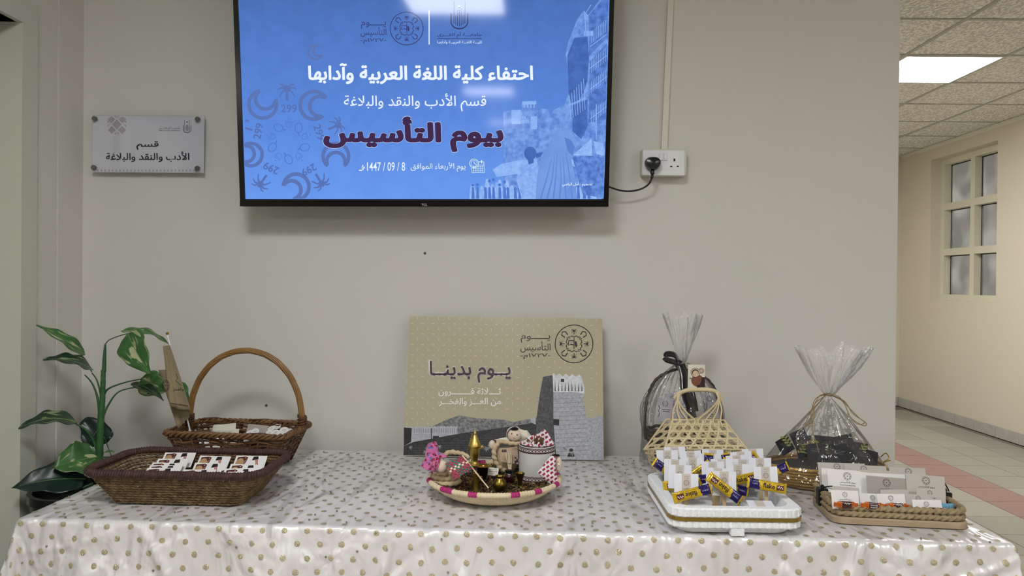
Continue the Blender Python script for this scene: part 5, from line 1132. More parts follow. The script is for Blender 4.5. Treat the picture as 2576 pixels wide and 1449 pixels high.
# ---------------------------------------------------------------- gift basket with a black ribbon
filmm = film('cellophane', .045, .1, .985, .8, 24, .6, .008, .3); filmt = film('gathered cellophane', .17, .1, .99, .9, 44, .7, .008, .6)
dw = M('dark willow', '2a221d', .45, spec=.5, var=(30, '40342a', .4)); GD = 2.44
gc = onz(1716, 1165, BZ); gc = Vector((atd(1716, 1100, GD).x, CY+GD, BZ))
gb = thing('ribbon_gift_basket', 'dark hoop-handled gift basket wrapped in clear cellophane with a black ribbon', 'gift basket', gc)
for k in range(9):
    rr = .095+.020*k/8; MB().tube([gc+Vector((rr*math.cos(a*.1257), rr*.62*math.sin(a*.1257)+.0, .0105+.0122*k+.002*math.sin(a*1.5+k*3.14))) for a in range(50)], .006, 7, closed=True, lobes=1, twist=200, amp=.2).build('willow_rod', dw if k % 3 else M('light willow'), gb, angle=180)
n_ = 36; MB().lathe([(.001, .002), (.095, .002), (.095, .008), (.001, .008)], gc, 36, sy=.62).build('woven_base', dw, gb)
hp = [atd(x, y, GD) for x, y in ((1625, 1105), (1622, 1060), (1627, 1010), (1645, 962), (1676, 938), (1716, 928), (1760, 942), (1790, 966), (1808, 1005), (1818, 1060), (1818, 1105))]
MB().tube(smooth(hp, 8), .0058, 8, lobes=2, twist=300, amp=.3).build('handle', dw, gb, angle=180)
nk = atd(1718, 912, GD)
def wrapfilm(name, c, neck, rx, ry, mat, parent, amp=.05, z0=.0, seed=0, prof=None, n1=220, n2=44, fx=9, sharp=.16):
    H = neck.z-c.z-z0
    def fn(u, v):
        a = 6.2832*u; t = v; pr = prof(t); z = c.z+z0+H*t; cc = Vector((c.x+(neck.x-c.x)*t**1.5, c.y+(neck.y-c.y)*t**1.5, z))
        q = 1+amp*(noise.noise(Vector((math.cos(a)*3, math.sin(a)*3, t*2.5+seed)))*1.5)+sharp*t**2*noise.noise(Vector((math.cos(a)*fx, math.sin(a)*fx, seed)))*1.4+.02*noise.noise(Vector((math.cos(a)*14, math.sin(a)*14, t*14)))+.05*(.3+t)*abs(noise.noise(Vector((math.cos(a)*fx*2.3, math.sin(a)*fx*2.3, seed+4+t*1.5))))
        return cc+Vector((rx*pr*math.cos(a)*q, ry*pr*math.sin(a)*q, 0))
    return MB().grid(fn, n1, n2, closeu=True).build(name, mat, parent, angle=180)
def fan(name, neck, pts, mat, parent, dpt=.03, seed=0, n1=80, n2=24):
    """open crumpled mouth of the wrap above its tie; pts: left/right extents (metres) and height"""
    wl, wr_, h = pts
    def fn(u, v):
        a = 6.2832*u; x = math.cos(a); w_ = (wr_ if x > 0 else wl)
        r_ = .10+.9*v**.85; cr = noise.noise(Vector((math.cos(a)*6, math.sin(a)*6, v*1.2+seed))); zz = h*v*(1+.10*noise.noise(Vector((x*3, math.sin(a)*3, seed+3)))*2*v)
        r_ *= 1+.30*cr
        return neck+Vector((x*w_*r_+.006*cr, dpt*math.sin(a)*r_*(1+.5*cr), zz+.006*noise.noise(Vector((a*3, v*9, seed)))))
    return MB().grid(fn, n1, n2, closeu=True).build(name, mat, parent, angle=180)
wrapfilm('cellophane_wrap', gc, nk, .131, .085, filmm, gb, prof=lambda t: (1-.0*t) if t < .40 else max(.055, math.cos((t-.40)/.60*1.5)**.8), seed=1)
fan('cellophane_top', nk, (.062, .052, .150), filmt, gb, seed=2)
rib = M('black satin ribbon', '08080b', .22, spec=.6, sheen=.3)
def ribbon(pts, wd, name, mat, parent, wv=Vector((0, .3, 1))):
    P = smooth(pts, 8); n_ = len(P); vs = []
    for i, p in enumerate(P):
        t = (P[min(i+1, n_-1)]-P[max(i-1, 0)]).normalized(); w_ = wv[i/(n_-1)] if callable(wv) else wv; w_ = (w_-t*w_.dot(t)).normalized(); vs += [p-w_*wd/2, p+w_*wd/2]
    o = MB().add(vs, [(2*i, 2*i+1, 2*i+3, 2*i+2) for i in range(n_-1)]).build(name, mat, parent, angle=180); md = o.modifiers.new('s', 'SOLIDIFY'); md.thickness = .0006; return o
def gp(x, y, d=GD-.03): return atd(x, y, d)
ribbon([gp(1708, 912), gp(1698, 894, GD-.04), gp(1678, 891, GD-.05), gp(1674, 903, GD-.06), gp(1690, 909, GD-.05), gp(1708, 914)], .019, 'ribbon_loop', rib, gb)
MB().ball(gp(1710, 917, GD-.03), .013, 14, sc_=(1.1, .8, 1), fn=lambda d: 1+.15*math.sin(d.x*9+d.z*7)).build('ribbon_knot', rib, gb)
ribbon([gp(1712, 916, GD-.035), gp(1720, 945, GD-.05), gp(1723, 985, GD-.07), gp(1735, 1020, GD-.075), gp(1742, 1052, GD-.075)], .028, 'ribbon_tail', rib, gb, Vector((1, .2, 0)))
ribbon([gp(1714, 916, GD-.032), gp(1726, 950, GD-.045), gp(1742, 1000, GD-.065), gp(1748, 1035, GD-.07)], .022, 'ribbon_tail', rib, gb, Vector((1, -.3, 0)))
for k, (x, y, w_, h_, r_, lb) in enumerate(((1655, 1000, .05, .075, -4, 'pale printed card at the left inside the ribbon gift basket'), (1672, 990, .05, .08, 5, 'pale printed card second from the left inside the ribbon gift basket'), (1696, 998, .045, .07, 3, 'pale printed card left of the black ribbon tail inside the wrap'), (1764, 990, .05, .085, 4, 'pale printed card with an emblem right of the ribbon inside the wrap'), (1780, 1012, .035, .07, -6, 'narrow pale card at the far right inside the ribbon gift basket'))):
    I = Ink().add(EMBS, w_*.5, -.018, .009).stroke([(.004, -.025), (.008, -.034), (.004, -.043), (.008, -.052), (.004, -.06)], .002).rect(w_*.3, -.038, w_*.85, -.036).rect(w_*.35, -.044, w_*.8, -.042)
    place_card(x, y, GD+.01*(k % 2), w_, h_, R(8), 0, R(r_), M('lilac white card', 'bfbcc6', .5), [('card_print', ink_mesh('card_print', I, M('navy grey ink', '33343f', .5), .0003))], lb, 'card', 'cards inside the ribbon gift basket', 'gift_card')
tg = link('gift_tag', card_mesh(.052, .0725, cream), gb); tg.matrix_local = Matrix.Translation(-gc) @ frame(atd(1731, 917, GD-.125), R(3), 0, R(-1)); tg['label'] = 'cream gift tag with terracotta plate drawings'
ter = M('terracotta ink', '7d4b37', .5); tan_ = M('pale tan ink', 'cdb79c', .5); drk = M('dark brown ink', '32211f', .5)
for nm, I, m_, z in (('plate_print', Ink().disc(.029, -.048, .0185, 28), ter, .0003), ('cup_print', Ink().disc(.0225, -.024, .0145, 24).disc(.0405, -.018, .0085, 20), drk, .0004), ('rim_print', Ink().ring(.0225, -.024, .0118, .003, 16).ring(.0405, -.018, .0062, .0022, 12).disc(.023, -.026, .0085, 20).disc(.0405, -.018, .004, 14), tan_, .0005), ('house_print', Ink().poly([(.041, -.037), (.052, -.037), (.052, -.070), (.028, -.070), (.027, -.063), (.036, -.060), (.041, -.05)]), drk, .0006), ('sprig_print', Ink().stroke([(.004, -.038), (.011, -.044)], .0016).stroke([(.004, -.044), (.012, -.042)], .0016), M('grey green ink', '4f5a4c', .5), .0006)):
    link(nm, ink_mesh(nm, I, m_, z), tg)
# ---------------------------------------------------------------- bamboo basket with open hexagon weave
bam = M('split bamboo', 'd3c6a4', .5, var=(25, 'c6b68c', .4), spec=.4)
FL, FR, BL_, BR_ = atd(1672, 1130, 2.13), atd(1880, 1131, 2.15), atd(1620, 1131, 2.24), atd(1842, 1112, 2.30)
TFL, TFR, TBL, TBR = atd(1692, 1057, 2.19), atd(1822, 1057, 2.20), atd(1676, 1055, 2.27), atd(1800, 1052, 2.28)
bFL, bFR = Vector((atd(1668, 1200, 2.17).x, CY+2.15, BZ+.005)), Vector((atd(1845, 1200, 2.17).x, CY+2.17, BZ+.005)); bBL, bBR = Vector((atd(1652, 1200, 2.24).x, CY+2.25, BZ+.005)), Vector((atd(1840, 1200, 2.27).x, CY+2.28, BZ+.005))
bb = thing('bamboo_basket', 'pale bamboo basket in open hexagon weave with a gathered handle', 'basket', (bFL+bFR+bBL+bBR)/4)
def hexpatch(a, b, c_, d_, name='bamboo_strip', s_=.0285, wd=.0058):   # a,b bottom; c_,d_ top-left, top-right
    W2 = ((b-a).length+(d_-c_).length)/2; H2 = ((c_-a).length+(d_-b).length)/2; nrm = (b-a).cross(c_-a).normalized()
    if nrm.y > 0: nrm = -nrm
    def S(x, z): u, v = x/W2, z/H2; return a.lerp(b, u).lerp(c_.lerp(d_, u), v)
    def strip(p0, p1, ph_):
        n_ = 14; P = [S(p0[0]+(p1[0]-p0[0])*i/n_, p0[1]+(p1[1]-p0[1])*i/n_)+nrm*(ph_+.0007*math.sin(i*2.1)) for i in range(n_+1)]
        vs = []
        for i, p in enumerate(P):
            t = (P[min(i+1, n_)]-P[max(i-1, 0)]).normalized(); w_ = nrm.cross(t).normalized()*wd/2; vs += [p-w_+nrm*.0005, p+w_+nrm*.0005, p+w_-nrm*.0005, p-w_-nrm*.0005]
        fs = [(4*i+j, 4*i+(j+1) % 4, 4*i+4+(j+1) % 4, 4*i+4+j) for i in range(n_) for j in range(4)]+[(3, 2, 1, 0), (4*n_, 4*n_+1, 4*n_+2, 4*n_+3)]
        MB().add(vs, fs).build(name, bam, bb, smooth=False)
    z = s_*.866*.5
    while z < H2: strip((0, z), (W2, z), .0); z += s_*.866*1.0
    for sg_ in (1, -1):
        k0 = (-math.floor(H2*.5774/s_)*s_) if sg_ > 0 else 0; k1 = W2 if sg_ > 0 else W2+H2*.5774; x = k0+.0001
        while x < k1:
            z0, z1 = 0, H2; x0 = x; x1 = x+sg_*H2*.5774
            def cl(xa, za, xb, zb, X): return za+(X-xa)/(xb-xa)*(zb-za)
            pts = []
            za, zb = 0, H2
            if x0 < 0: za = cl(x0, 0, x1, H2, 0)
            if x0 > W2: za = cl(x0, 0, x1, H2, W2)
            if x1 < 0: zb = cl(x0, 0, x1, H2, 0)
            if x1 > W2: zb = cl(x0, 0, x1, H2, W2)
            if 0 <= za < zb <= H2+1e-6 and zb-za > .006: strip((x0+(x1-x0)*za/H2, za), (x0+(x1-x0)*zb/H2, zb), .0012*sg_)
            x += s_
hexpatch(FL, FR, TFL, TFR); hexpatch(BL_, BR_, TBL, TBR); hexpatch(bFL, bFR, FL, FR); hexpatch(bBL, bFL, BL_, FL); hexpatch(bFR, bBR, FR, BR_); hexpatch(bBL, bBR, BL_, BR_)
for p, q in ((FL, FR), (FR, BR_), (BR_, BL_), (BL_, FL), (bFL, bFR), (bFR, bBR), (bBR, bBL), (bBL, bFL), (FL, TFL), (FR, TFR), (BL_, TBL), (BR_, TBR), (TFL, TFR), (TBL, TBR)):
    MB().tube([p, q], .0032, 6, flat=.8).build('edge_cane', bam, bb)
hl = smooth([atd(1697, 1003, 2.24), atd(1708, 990, 2.24), atd(1728, 982, 2.24), atd(1760, 980, 2.24), atd(1795, 983, 2.24), atd(1810, 996, 2.24), atd(1816, 1008, 2.24)])
MB().tube(hl, .0062, 9, flat=1.1, lobes=1, twist=150, amp=.12).build('handle', bam, bb, angle=180)
rnd = random.Random(9)
for side, (hx, hy), tx in ((0, (1708, 992), (1692, 1757)), (1, (1806, 990), (1757, 1822))):
    for k in range(8):
        f_ = k/7; x1 = tx[0]+(tx[1]-tx[0])*f_; back = k % 2; d1 = 2.27 if back else 2.19; x1 -= 14*back
        MB().tube(smooth([atd(hx+rnd.uniform(-6, 6), hy-4, 2.235), atd(hx+(4 if side else -4)+(x1-hx)*.10, hy+18, 2.22), atd(hx+(x1-hx)*.55+(6 if side else -6), hy+42, (d1+2.22)/2), atd(x1, 1057, d1), atd(x1+(5 if side else -5), 1075, d1-.01)], 7), .0021, 6, flat=.45).build('bamboo_strand', bam, bb, angle=180)
# ---------------------------------------------------------------- second gift basket, tied with twine
g2 = Vector((.885, CY+2.19, BZ)); nk2 = atd(2083, 993, 2.19)
gg = thing('twine_gift_basket', 'wide low golden straw gift basket wrapped in clear cellophane tied with twine', 'gift basket', g2)
gstraw = M('golden straw', '99742f', .3, metal=.2, spec=.6, var=(60, 'c99c48', .3), bump=(200, .4, .001), stretch=(.2, .2, 1))
for k in range(7):
    rr = .115+.055*(k/6)**.8; MB().tube([g2+Vector((rr*math.cos(a*.105), rr*.62*math.sin(a*.105), .0075+.0093*k)) for a in range(60)], .0058, 8, closed=True, lobes=1, twist=300, amp=.15).build('straw_coil', gstraw, gg, angle=180)
MB().lathe([(.001, .001), (.115, .001), (.115, .006), (.001, .006)], g2, 36, sy=.62).build('base', gstraw, gg)
MB().lathe([(.001, .036), (.12, .036), (.160, .055), (.155, .056), (.001, .046)], g2, 36, sy=.62).build('paper_bed', M('dark tissue', '3b3630', .8), gg)
wrapfilm('cellophane_wrap', g2, nk2, .195, .135, filmm, gg, prof=lambda t: (.86+.14*(t/.12)) if t < .12 else max(.05, (1-(t-.12)/.88)**.92), seed=5, n1=260, n2=52, fx=7, sharp=.22)
fan('cellophane_top', nk2, (.092, .118, .135), filmt, gg, dpt=.035, seed=8, n1=110)
tws = M('jute twine', '8a744f', .75); mb = MB()
MB().tube([nk2+Vector((.012*math.cos(a*.4488), .011*math.sin(a*.4488), .002*math.sin(a))) for a in range(14)], .002, 6, closed=True).build('twine_wrap', tws, gg)
def g2p(x, y, d=2.09): return atd(x, y, d)
for P in ([(2083, 990, 2.17), (2062, 996, 2.14), (2042, 1030, 2.10), (2026, 1068, 2.08), (2035, 1066, 2.08), (2048, 1030, 2.1), (2075, 995, 2.17)], [(2083, 990, 2.17), (2110, 998, 2.14), (2135, 1025, 2.11), (2160, 1050, 2.09), (2180, 1066, 2.07), (2170, 1070, 2.07), (2140, 1050, 2.09), (2120, 1010, 2.13), (2085, 993, 2.17)],
          [(2080, 992, 2.17), (2052, 1003, 2.13), (2040, 1040, 2.09), (2045, 1062, 2.08), (2048, 1040, 2.09), (2050, 1015, 2.12), (2078, 995, 2.17)], [(2090, 992, 2.16), (2125, 1010, 2.12), (2145, 1040, 2.10), (2175, 1062, 2.07), (2155, 1066, 2.07), (2132, 1040, 2.1)],
          [(2045, 1062, 2.08), (2020, 1075, 2.06), (2004, 1095, 2.05), (2008, 1115, 2.05), (2030, 1118, 2.05), (2040, 1108, 2.05)], [(2045, 1062, 2.08), (2044, 1085, 2.06), (2054, 1115, 2.05), (2060, 1140, 2.04)]):
    MB().tube(smooth([g2p(*q) for q in P], 8), .0011, 6).build('twine', tws, gg, angle=180)
blackc = M('black glossy card', '17161b', .5, spec=.35); rnd = random.Random(21)
for k, (x, y, d, w_, h_, ya, r_, lb) in enumerate(((1985, 1092, 2.20, .055, .06, 15, 18, 'black card leaning far left inside the twine gift basket'), (1996, 1100, 2.16, .055, .06, 10, 4, 'black card with faint print left of the twine tails'), (2048, 1094, 2.20, .055, .065, -5, -4, 'black card standing tallest at the centre back of the twine gift basket'), (2060, 1098, 2.17, .05, .065, 20, -8, 'black card behind the centre twine tail'), (2095, 1100, 2.19, .06, .06, 10, 10, 'black card with a raised corner right of centre in the twine gift basket'), (2132, 1108, 2.17, .055, .055, -10, -8, 'black card leaning right at the right of the twine gift basket'), (2025, 1118, 2.11, .05, .045, 5, 5, 'black card in the front row under the twine tails'), (2085, 1118, 2.11, .05, .05, -12, -5, 'black card at the front centre of the twine gift basket'), (2150, 1122, 2.12, .07, .045, 10, -16, 'black card lying over toward the right rim of the twine basket'), (1950, 1112, 2.17, .05, .045, 20, 22, 'black card low at the left rim inside the twine gift basket'))):
    place_card(x, y, d, w_, h_, R(20), R(ya), R(r_), blackc, [('fine_print', ink_mesh('fine_print', Ink().rect(.012, -.014, .042, -.0146).rect(.014, -.018, .04, -.0186).rect(.016, -.022, .038, -.0226), M('grey ink', '7a7a80', .5), .0003))], lb, 'card', 'black cards in the twine gift basket', 'black_card')
grn = M('olive foliage', '7a7c4a', .6, var=(60, '9a9a5e', .4))
for k, (x, y) in enumerate(((1972, 1120), (2035, 1128), (2052, 1135), (2098, 1150), (2110, 1158), (2160, 1140), (2010, 1140), (2085, 1142))):
    t = thing('dried_sprig', 'dried olive sprig %s in the twine gift basket' % ('farthest left of the front row', 'below the left twine tail', 'under the centre twine tail', 'behind the grey envelopes, centre', 'lowest at the centre', 'at the right near the rim', 'low at the left of the centre', 'close to the middle front')[k], 'sprig', g2p(max(x, 1990), y, 2.12), 'sprigs in the twine gift basket'); c = ORG[t]; mb = MB(); a0 = rnd.uniform(-1, 1)
    mb.tube([c, c+Vector((.03*math.sin(a0), 0, .022))], .0006, 5); mb.build('stem', grn, t)
    for j in range(7):
        p = c+Vector((.03*math.sin(a0), 0, .022))*(j/6); a = a0+(1 if j % 2 else -1)*.9; MB().grid(lambda u, v, p=p, a=a: p+Vector((math.sin(a), -.2, math.cos(a)*.7))*(.014*v)+Vector((math.cos(a), 0, -math.sin(a)))*(.006*(u-.5)*math.sin(3.14*(v*.9+.05))), 3, 5).build('leaflet', grn, t, angle=180)
MB().tube(smooth([g2p(2215, 1150, 2.1), g2p(2228, 1140, 2.09), g2p(2236, 1152, 2.09), g2p(2222, 1162, 2.08), g2p(2240, 1158, 2.08)], 5), .0016, 5).build('gold_tie', gold, gg)
# ---------------------------------------------------------------- white foam tray
foam = M('white foam', 'f0f1f3', .75, spec=.25, var=(160, 'e4e7ea', .3), bump=(260, .5, .0008)); fX0, fX1, fY0, fY1 = .352, .660, -.905, -.570; fcx, fcy = (fX0+fX1)/2, (fY0+fY1)/2; FT = BZ+.062
ft = thing('foam_tray', 'white scalloped foam tray with a gold ribbon band holding chocolate bars on sticks', 'tray', (fcx, fcy, BZ))
def scallop(w, d, z, amp, ph=0):
    P = rrect(fcx, fcy, w, d, .035, z, 0, n=8, sub=2); acc = 0; out = []
    for i, p in enumerate(P):
        q = P[(i+1) % len(P)]; acc_ = acc; acc += (q-p).length; s_ = (acc_/.0165) % 1; b = amp*(1-s_)**1.2*math.sin(min(1, s_*8)*1.57)
        nrm = Vector(((q-p).y, -(q-p).x, 0)); nrm = -nrm.normalized() if nrm.dot(p-Vector((fcx, fcy, z))) < 0 else nrm.normalized(); out.append(p+nrm*b)
    return out
W2, D2 = fX1-fX0, fY1-fY0
rings = [scallop(W2-.05, D2-.05, BZ, 0), scallop(W2-.035, D2-.035, BZ+.013, 0), scallop(W2-.012, D2-.012, BZ+.0135, .004), scallop(W2-.004, D2-.004, BZ+.018, .0045), scallop(W2-.004, D2-.004, BZ+.030, .0035), scallop(W2-.003, D2-.003, BZ+.033, .0), scallop(W2-.003, D2-.003, BZ+.041, 0), scallop(W2-.002, D2-.002, BZ+.043, .0035), scallop(W2-.002, D2-.002, BZ+.059, .0035), scallop(W2-.008, D2-.008, FT, .002), scallop(W2-.046, D2-.046, FT, 0), scallop(W2-.060, D2-.060, BZ+.016, 0)]
N = len(rings[0]); mb = MB(); 
for r_ in rings: assert len(r_) == N or True
# rings can differ in point count, so resample each to the same number
def resamp(P, n_):
    L = [0]
    for i in range(len(P)): L.append(L[-1]+(P[(i+1) % len(P)]-P[i]).length)
    out = []; j = 0
    for k in range(n_):
        s_ = L[-1]*k/n_
        while L[j+1] < s_: j += 1
        t = (s_-L[j])/max(1e-9, L[j+1]-L[j]); out.append(P[j].lerp(P[(j+1) % len(P)], t))
    return out
NN = 760; rings = [resamp(r_, NN) for r_ in rings]
vs = [tuple(p) for r_ in rings for p in r_]; fs = [(i*NN+j, i*NN+(j+1) % NN, (i+1)*NN+(j+1) % NN, (i+1)*NN+j) for i in range(len(rings)-1) for j in range(NN)]
fs += [tuple(range(NN-1, -1, -1)), tuple(range((len(rings)-1)*NN, len(rings)*NN))]
mb.add(vs, fs); mb.box((fcx-.015, fY0-.001, BZ), (fcx+.015, fY0+.02, BZ+.016)); mb.build('body', foam, ft, angle=30)
rb = [resamp(scallop(W2+.003, D2+.003, z, 0), 300) for z in (BZ+.0325, BZ+.0415)]
MB().add([tuple(p) for r_ in rb for p in r_], [(j, (j+1) % 300, 300+(j+1) % 300, 300+j) for j in range(300)]).build('gold_ribbon', M('gold ribbon', 'a58a45', .22, metal=.9, bump=(60, .8, .004), stretch=(1, 1, .05)), ft, angle=180)
# chocolate bars
BLn, BWd, BTh = .094, .0235, .013
yel = M('yellow wrapper', 'c9a812', .24, metal=.25, spec=.7, bump=(55, .7, .004)); blu = M('violet wrapper', '1c1058', .2, spec=.7, metal=.25, bump=(55, .7, .004)); brn = M('brown wrapper print', '54201a', .3, spec=.5)
mb = MB(); nu, nv = 41, 20; uvf = []
for i in range(nu):
    u = i/(nu-1); x = (u-.5)*BLn; e = min(u, 1-u); k = min(1, e/.10)**.6 if e < .10 else 1; th = max(.0004, BTh/2*k) if e > .035 else .0004
    for j in range(nv):
        a = 6.2832*j/nv; ca, sa = math.cos(a), math.sin(a); yy = BWd/2*(abs(ca)**.7)*(1 if ca > 0 else -1)*(1+.10*(1-k)); zz = th*(abs(sa)**.55)*(1 if sa > 0 else -1)
        xe = x+(.0006*(-1)**j if i in (0, nu-1) else 0); zz += .0007*noise.noise(Vector((x*60, yy*60, i*.1)))*k
        mb.v.append((xe, yy, zz))
for i in range(nu-1):
    for j in range(nv):
        u = (i+.5)/(nu-1); yy = math.cos(6.2832*(j+.5)/nv); edge = .70+.035*yy
        mi = 1 if edge < 1-u < .945 else 0
        mb.f.append((i*nv+j, (i+1)*nv+j, (i+1)*nv+(j+1) % nv, i*nv+(j+1) % nv)); mb.m.append(mi)
mb.f += [tuple(range(nv)), tuple(range(nu*nv-1, (nu-1)*nv-1, -1))]; mb.m += [0, 0]
bo = mb.build('chocolate_bar', [yel, blu], None, angle=60); barm = bo.data; bpy.data.objects.remove(bo)
ZT = BTh/2+.0005
t1 = ink_mesh('flake_lettering', Ink().text('flake', -.010, -.005, .018, .0065, flip=False, heavy=.02), M('dark brown ink'), ZT)
t2 = ink_mesh('maker_lettering', Ink().text('Cadbury', -.036, -.0015, -.0225, .0025, flip=False), M('pale lilac ink', 'b9b2d8', .4), ZT)
t3 = ink_mesh('picture_print', Ink().poly([(.0395, -.0055), (.0385, .0065), (.0225, .0055), (.0215, -.0065)]), brn, ZT)
t4 = ink_mesh('splash_print', Ink().stroke([(.037, -.002), (.033, .003), (.031, -.002), (.028, .004), (.026, -.001), (.024, .002)], .0016), M('white print'), ZT+.0002)
t5 = ink_mesh('outline_print', Ink().stroke([(.043, .0085), (.02, .0075), (.0, .0082), (-.014, .0078)], .0004).stroke([(.043, -.0085), (.02, -.0078), (.0, -.0084), (-.016, -.0078)], .0004), M('dark brown ink'), ZT-.0002)
stickm = M('wooden stick', 'cbb48c', .6, var=(60, 'bfa67c', .4)); CW = .0575
def strip_print(w_, h_):
    a = ink_mesh('label_strip', Ink().rect(w_*.31, -h_+.0005, w_*.68, -.0005), M('beige label', 'c4bcb4', .6), .0003)
    b = ink_mesh('emblem_print', Ink().add(EMBS, w_*.5, -.021, .0062).text(ar('يوم التأسيس'), w_*.33, -.037, w_*.67, -.032, flip=False, heavy=.02).rect(w_*.33, -.040, w_*.67, -.0388).rect(w_*.36, -.0435, w_*.64, -.0431).text(ar('كلية اللغة'), w_*.42, -.0085, w_*.58, -.0055, flip=False).text(ar('العربية'), w_*.42, -.0125, w_*.58, -.0095, flip=False), M('soft black ink', '3a3636', .5), .0005)
    return [a, b]
SPR = strip_print(CW, .058); favm = M('white favour card', 'dfe1ea', .6, spec=.3)
def favor(cx_, cy_, d, ang, label, bar=None, lean=10, yaw_=0):
    px, py = 1600+cx_/5.574, 1100+cy_/5.574; tl = atd(px, py, d)
    root = thing('chocolate_favour', label, 'chocolate favour', (0, 0, 0), 'chocolate bars on sticks in the foam tray')
    m = frame(tl, R(lean), R(yaw_), R(ang)); ctr = m @ Vector((CW/2, -.058, 0)); base = Vector((ctr.x, min(max(ctr.y-.004, fY0+.04), fY1-.04), BZ+.0165)); root.location = base
    inv = Matrix.Translation(-base)
    c = link('card', card_mesh(CW, .058, favm), root); c.matrix_local = inv @ m
    for nm, me in zip(('label_strip', 'emblem_print'), SPR): link(nm, me, c)
    top = m @ Vector((CW/2, -.02, -.002)); ax = (top-base); sm = MB(); w_ = Vector((.0042, 0, 0)); t_ = Vector((0, .0007, 0))
    sm.add([base-w_-t_, base+w_-t_, base+w_+t_, base-w_+t_, top-w_-t_, top+w_-t_, top+w_+t_, top-w_+t_], [(3, 2, 1, 0), (4, 5, 6, 7), (0, 1, 5, 4), (1, 2, 6, 5), (2, 3, 7, 6), (3, 0, 4, 7)])
    sm.build('stick', stickm, root, smooth=False, org=base)
    if bar:
        bx_, by_, bd_, ba, behind = bar; p = atd(1600+bx_/5.574, 1100+by_/5.574, d+bd_)
        b = link('chocolate_bar', barm, root); b.matrix_local = inv @ (Matrix.Translation(p) @ Matrix.Rotation(R(90)-R(12), 4, 'X') @ Matrix.Rotation(R(ba), 4, 'Z'))
        for nm, me in (('flake_lettering', t1), ('maker_lettering', t2), ('picture_print', t3), ('splash_print', t4), ('outline_print', t5)): link(nm, me, b)
    return root
FV = [
 (285, 182, 2.03, 1, 'card on stick, back left corner, a blue-ended bar hanging to its left', (455, 485, -.02, -35, 0)),
 (390, 140, 2.06, 3, 'card on stick farthest back on the left, mostly hidden by its neighbour', None),
 (610, 200, 2.03, 4, 'tilted card on stick, second from the left in the back row', None),
 (925, 168, 2.04, -1, 'card on stick at the middle of the back row with only its top showing', None),
 (875, 228, 2.01, 0, 'card on stick with a bar tip poking up before it in the back row', (1010, 480, -.012, 265, 0)),
 (1315, 210, 2.03, 4, 'card on stick right of the middle in the back row', (1282, 470, .0, 275, 0)),
 (1480, 170, 2.05, 3, 'card on stick at the back right corner, the tallest there', (1500, 380, -.010, 35, 0)),
 (1255, 262, 1.99, 5, 'tilted card on stick in the third row right of the middle', (1255, 545, -.008, 80, 0)),
 (1335, 305, 1.97, 0, 'card on stick behind the card with the small yellow bar tip', None),
 (1580, 285, 1.96, 0, 'card on stick at the right, its blue-ended bar sticking out', (1905, 495, .012, 202, 0)),
 (640, 280, 1.98, -1, 'card on stick in the second row showing its emblem above a diagonal bar', (840, 510, -.012, 35, 0)),
 (395, 302, 1.97, -1, 'card on stick at the left edge, third from the front', None),
 (1045, 305, 1.96, 0, 'narrowly seen card on stick in the middle of the heap', None),
 (915, 340, 1.93, 1, 'plain card on stick left of the crossing bars, fourth from the front', (790, 610, -.005, 190, 0)),
 (1265, 372, 1.90, 0, 'card on stick behind the bar with its lettering half covered', (1440, 600, -.018, 12, 0)),
 (455, 380, 1.89, -2, 'card on stick second from the front on the left side', (645, 665, .0, 185, 0)),
 (985, 420, 1.86, -3, 'card on stick partly hidden by the long diagonal bar', (1310, 700, -.004, 166, 0)),
 (1645, 415, 1.84, 1.5, 'card on stick at the front right above the bar with upright lettering', (1830, 680, -.022, -10, 0)),
 (1070, 468, 1.83, -2, 'card on stick at the front centre behind the diagonal bar', (1240, 715, -.026, 143, 0)),
 (535, 505, 1.80, -1, 'card on stick at the front left above the bar with upside-down lettering', (790, 785, -.026, 195, 0))]
for i, (x, y, d, a, lb, bar) in enumerate(FV):
    if i == 17 and bar: bar = (bar[0], bar[1], bar[2], 170+0, 0)
    if i == 17: bar = (1830, 680, -.022, -9, 0)
    favor(x, y, d, a, 'white '+lb, bar)
o = place_card(1876, 1258, 1.815, .06, .04, R(80), 0, R(-2), favm, [], 'card lying flat on the foam tray floor near its right front corner', 'card', name='loose_card')
link('label_strip', ink_mesh('label_strip', Ink().rect(.018, -.0395, .039, -.0005), M('beige label'), .0003), o)
# ---------------------------------------------------------------- rope tray
rope = M('jute rope', '8a795c', .85, var=(90, '9f8d6c', .3), bump=(400, .6, .0015)); wood = M('whitewashed wood', '9a866a', .6, var=(12, 'a8947a', .4), bump=(120, .2, .0006), stretch=(.3, 2, 2))
r0, r1, r2 = onz(2092, 1316, BZ), onz(2446, 1333, BZ), onz(2031, 1257, BZ); rx = (r1-r0); RW = rx.length+.0; rx.normalize(); ry = Vector((-rx.y, rx.x, 0)); RD = (r2-r0).dot(ry); rc = (r0+r1)/2+ry*RD/2; rr_ = math.atan2(rx.y, rx.x)
rt_ = thing('rope_tray', 'shallow tray of two stacked jute ropes on a pale wooden base holding candies', 'tray', rc)
a, b = [resamp(rrect(rc.x, rc.y, RW, RD, .03, z, rr_), 90) for z in (BZ, BZ+.012)]; c_ = resamp(rrect(rc.x, rc.y, RW-.006, RD-.006, .028, BZ+.0155, rr_), 90)
MB().add([tuple(p) for p in a+b+c_], [(j+90*i, (j+1) % 90+90*i, 90+(j+1) % 90+90*i, 90+j+90*i) for i in (0, 1) for j in range(90)]+[tuple(range(89, -1, -1)), tuple(range(180, 270))]).build('wooden_base', wood, rt_)
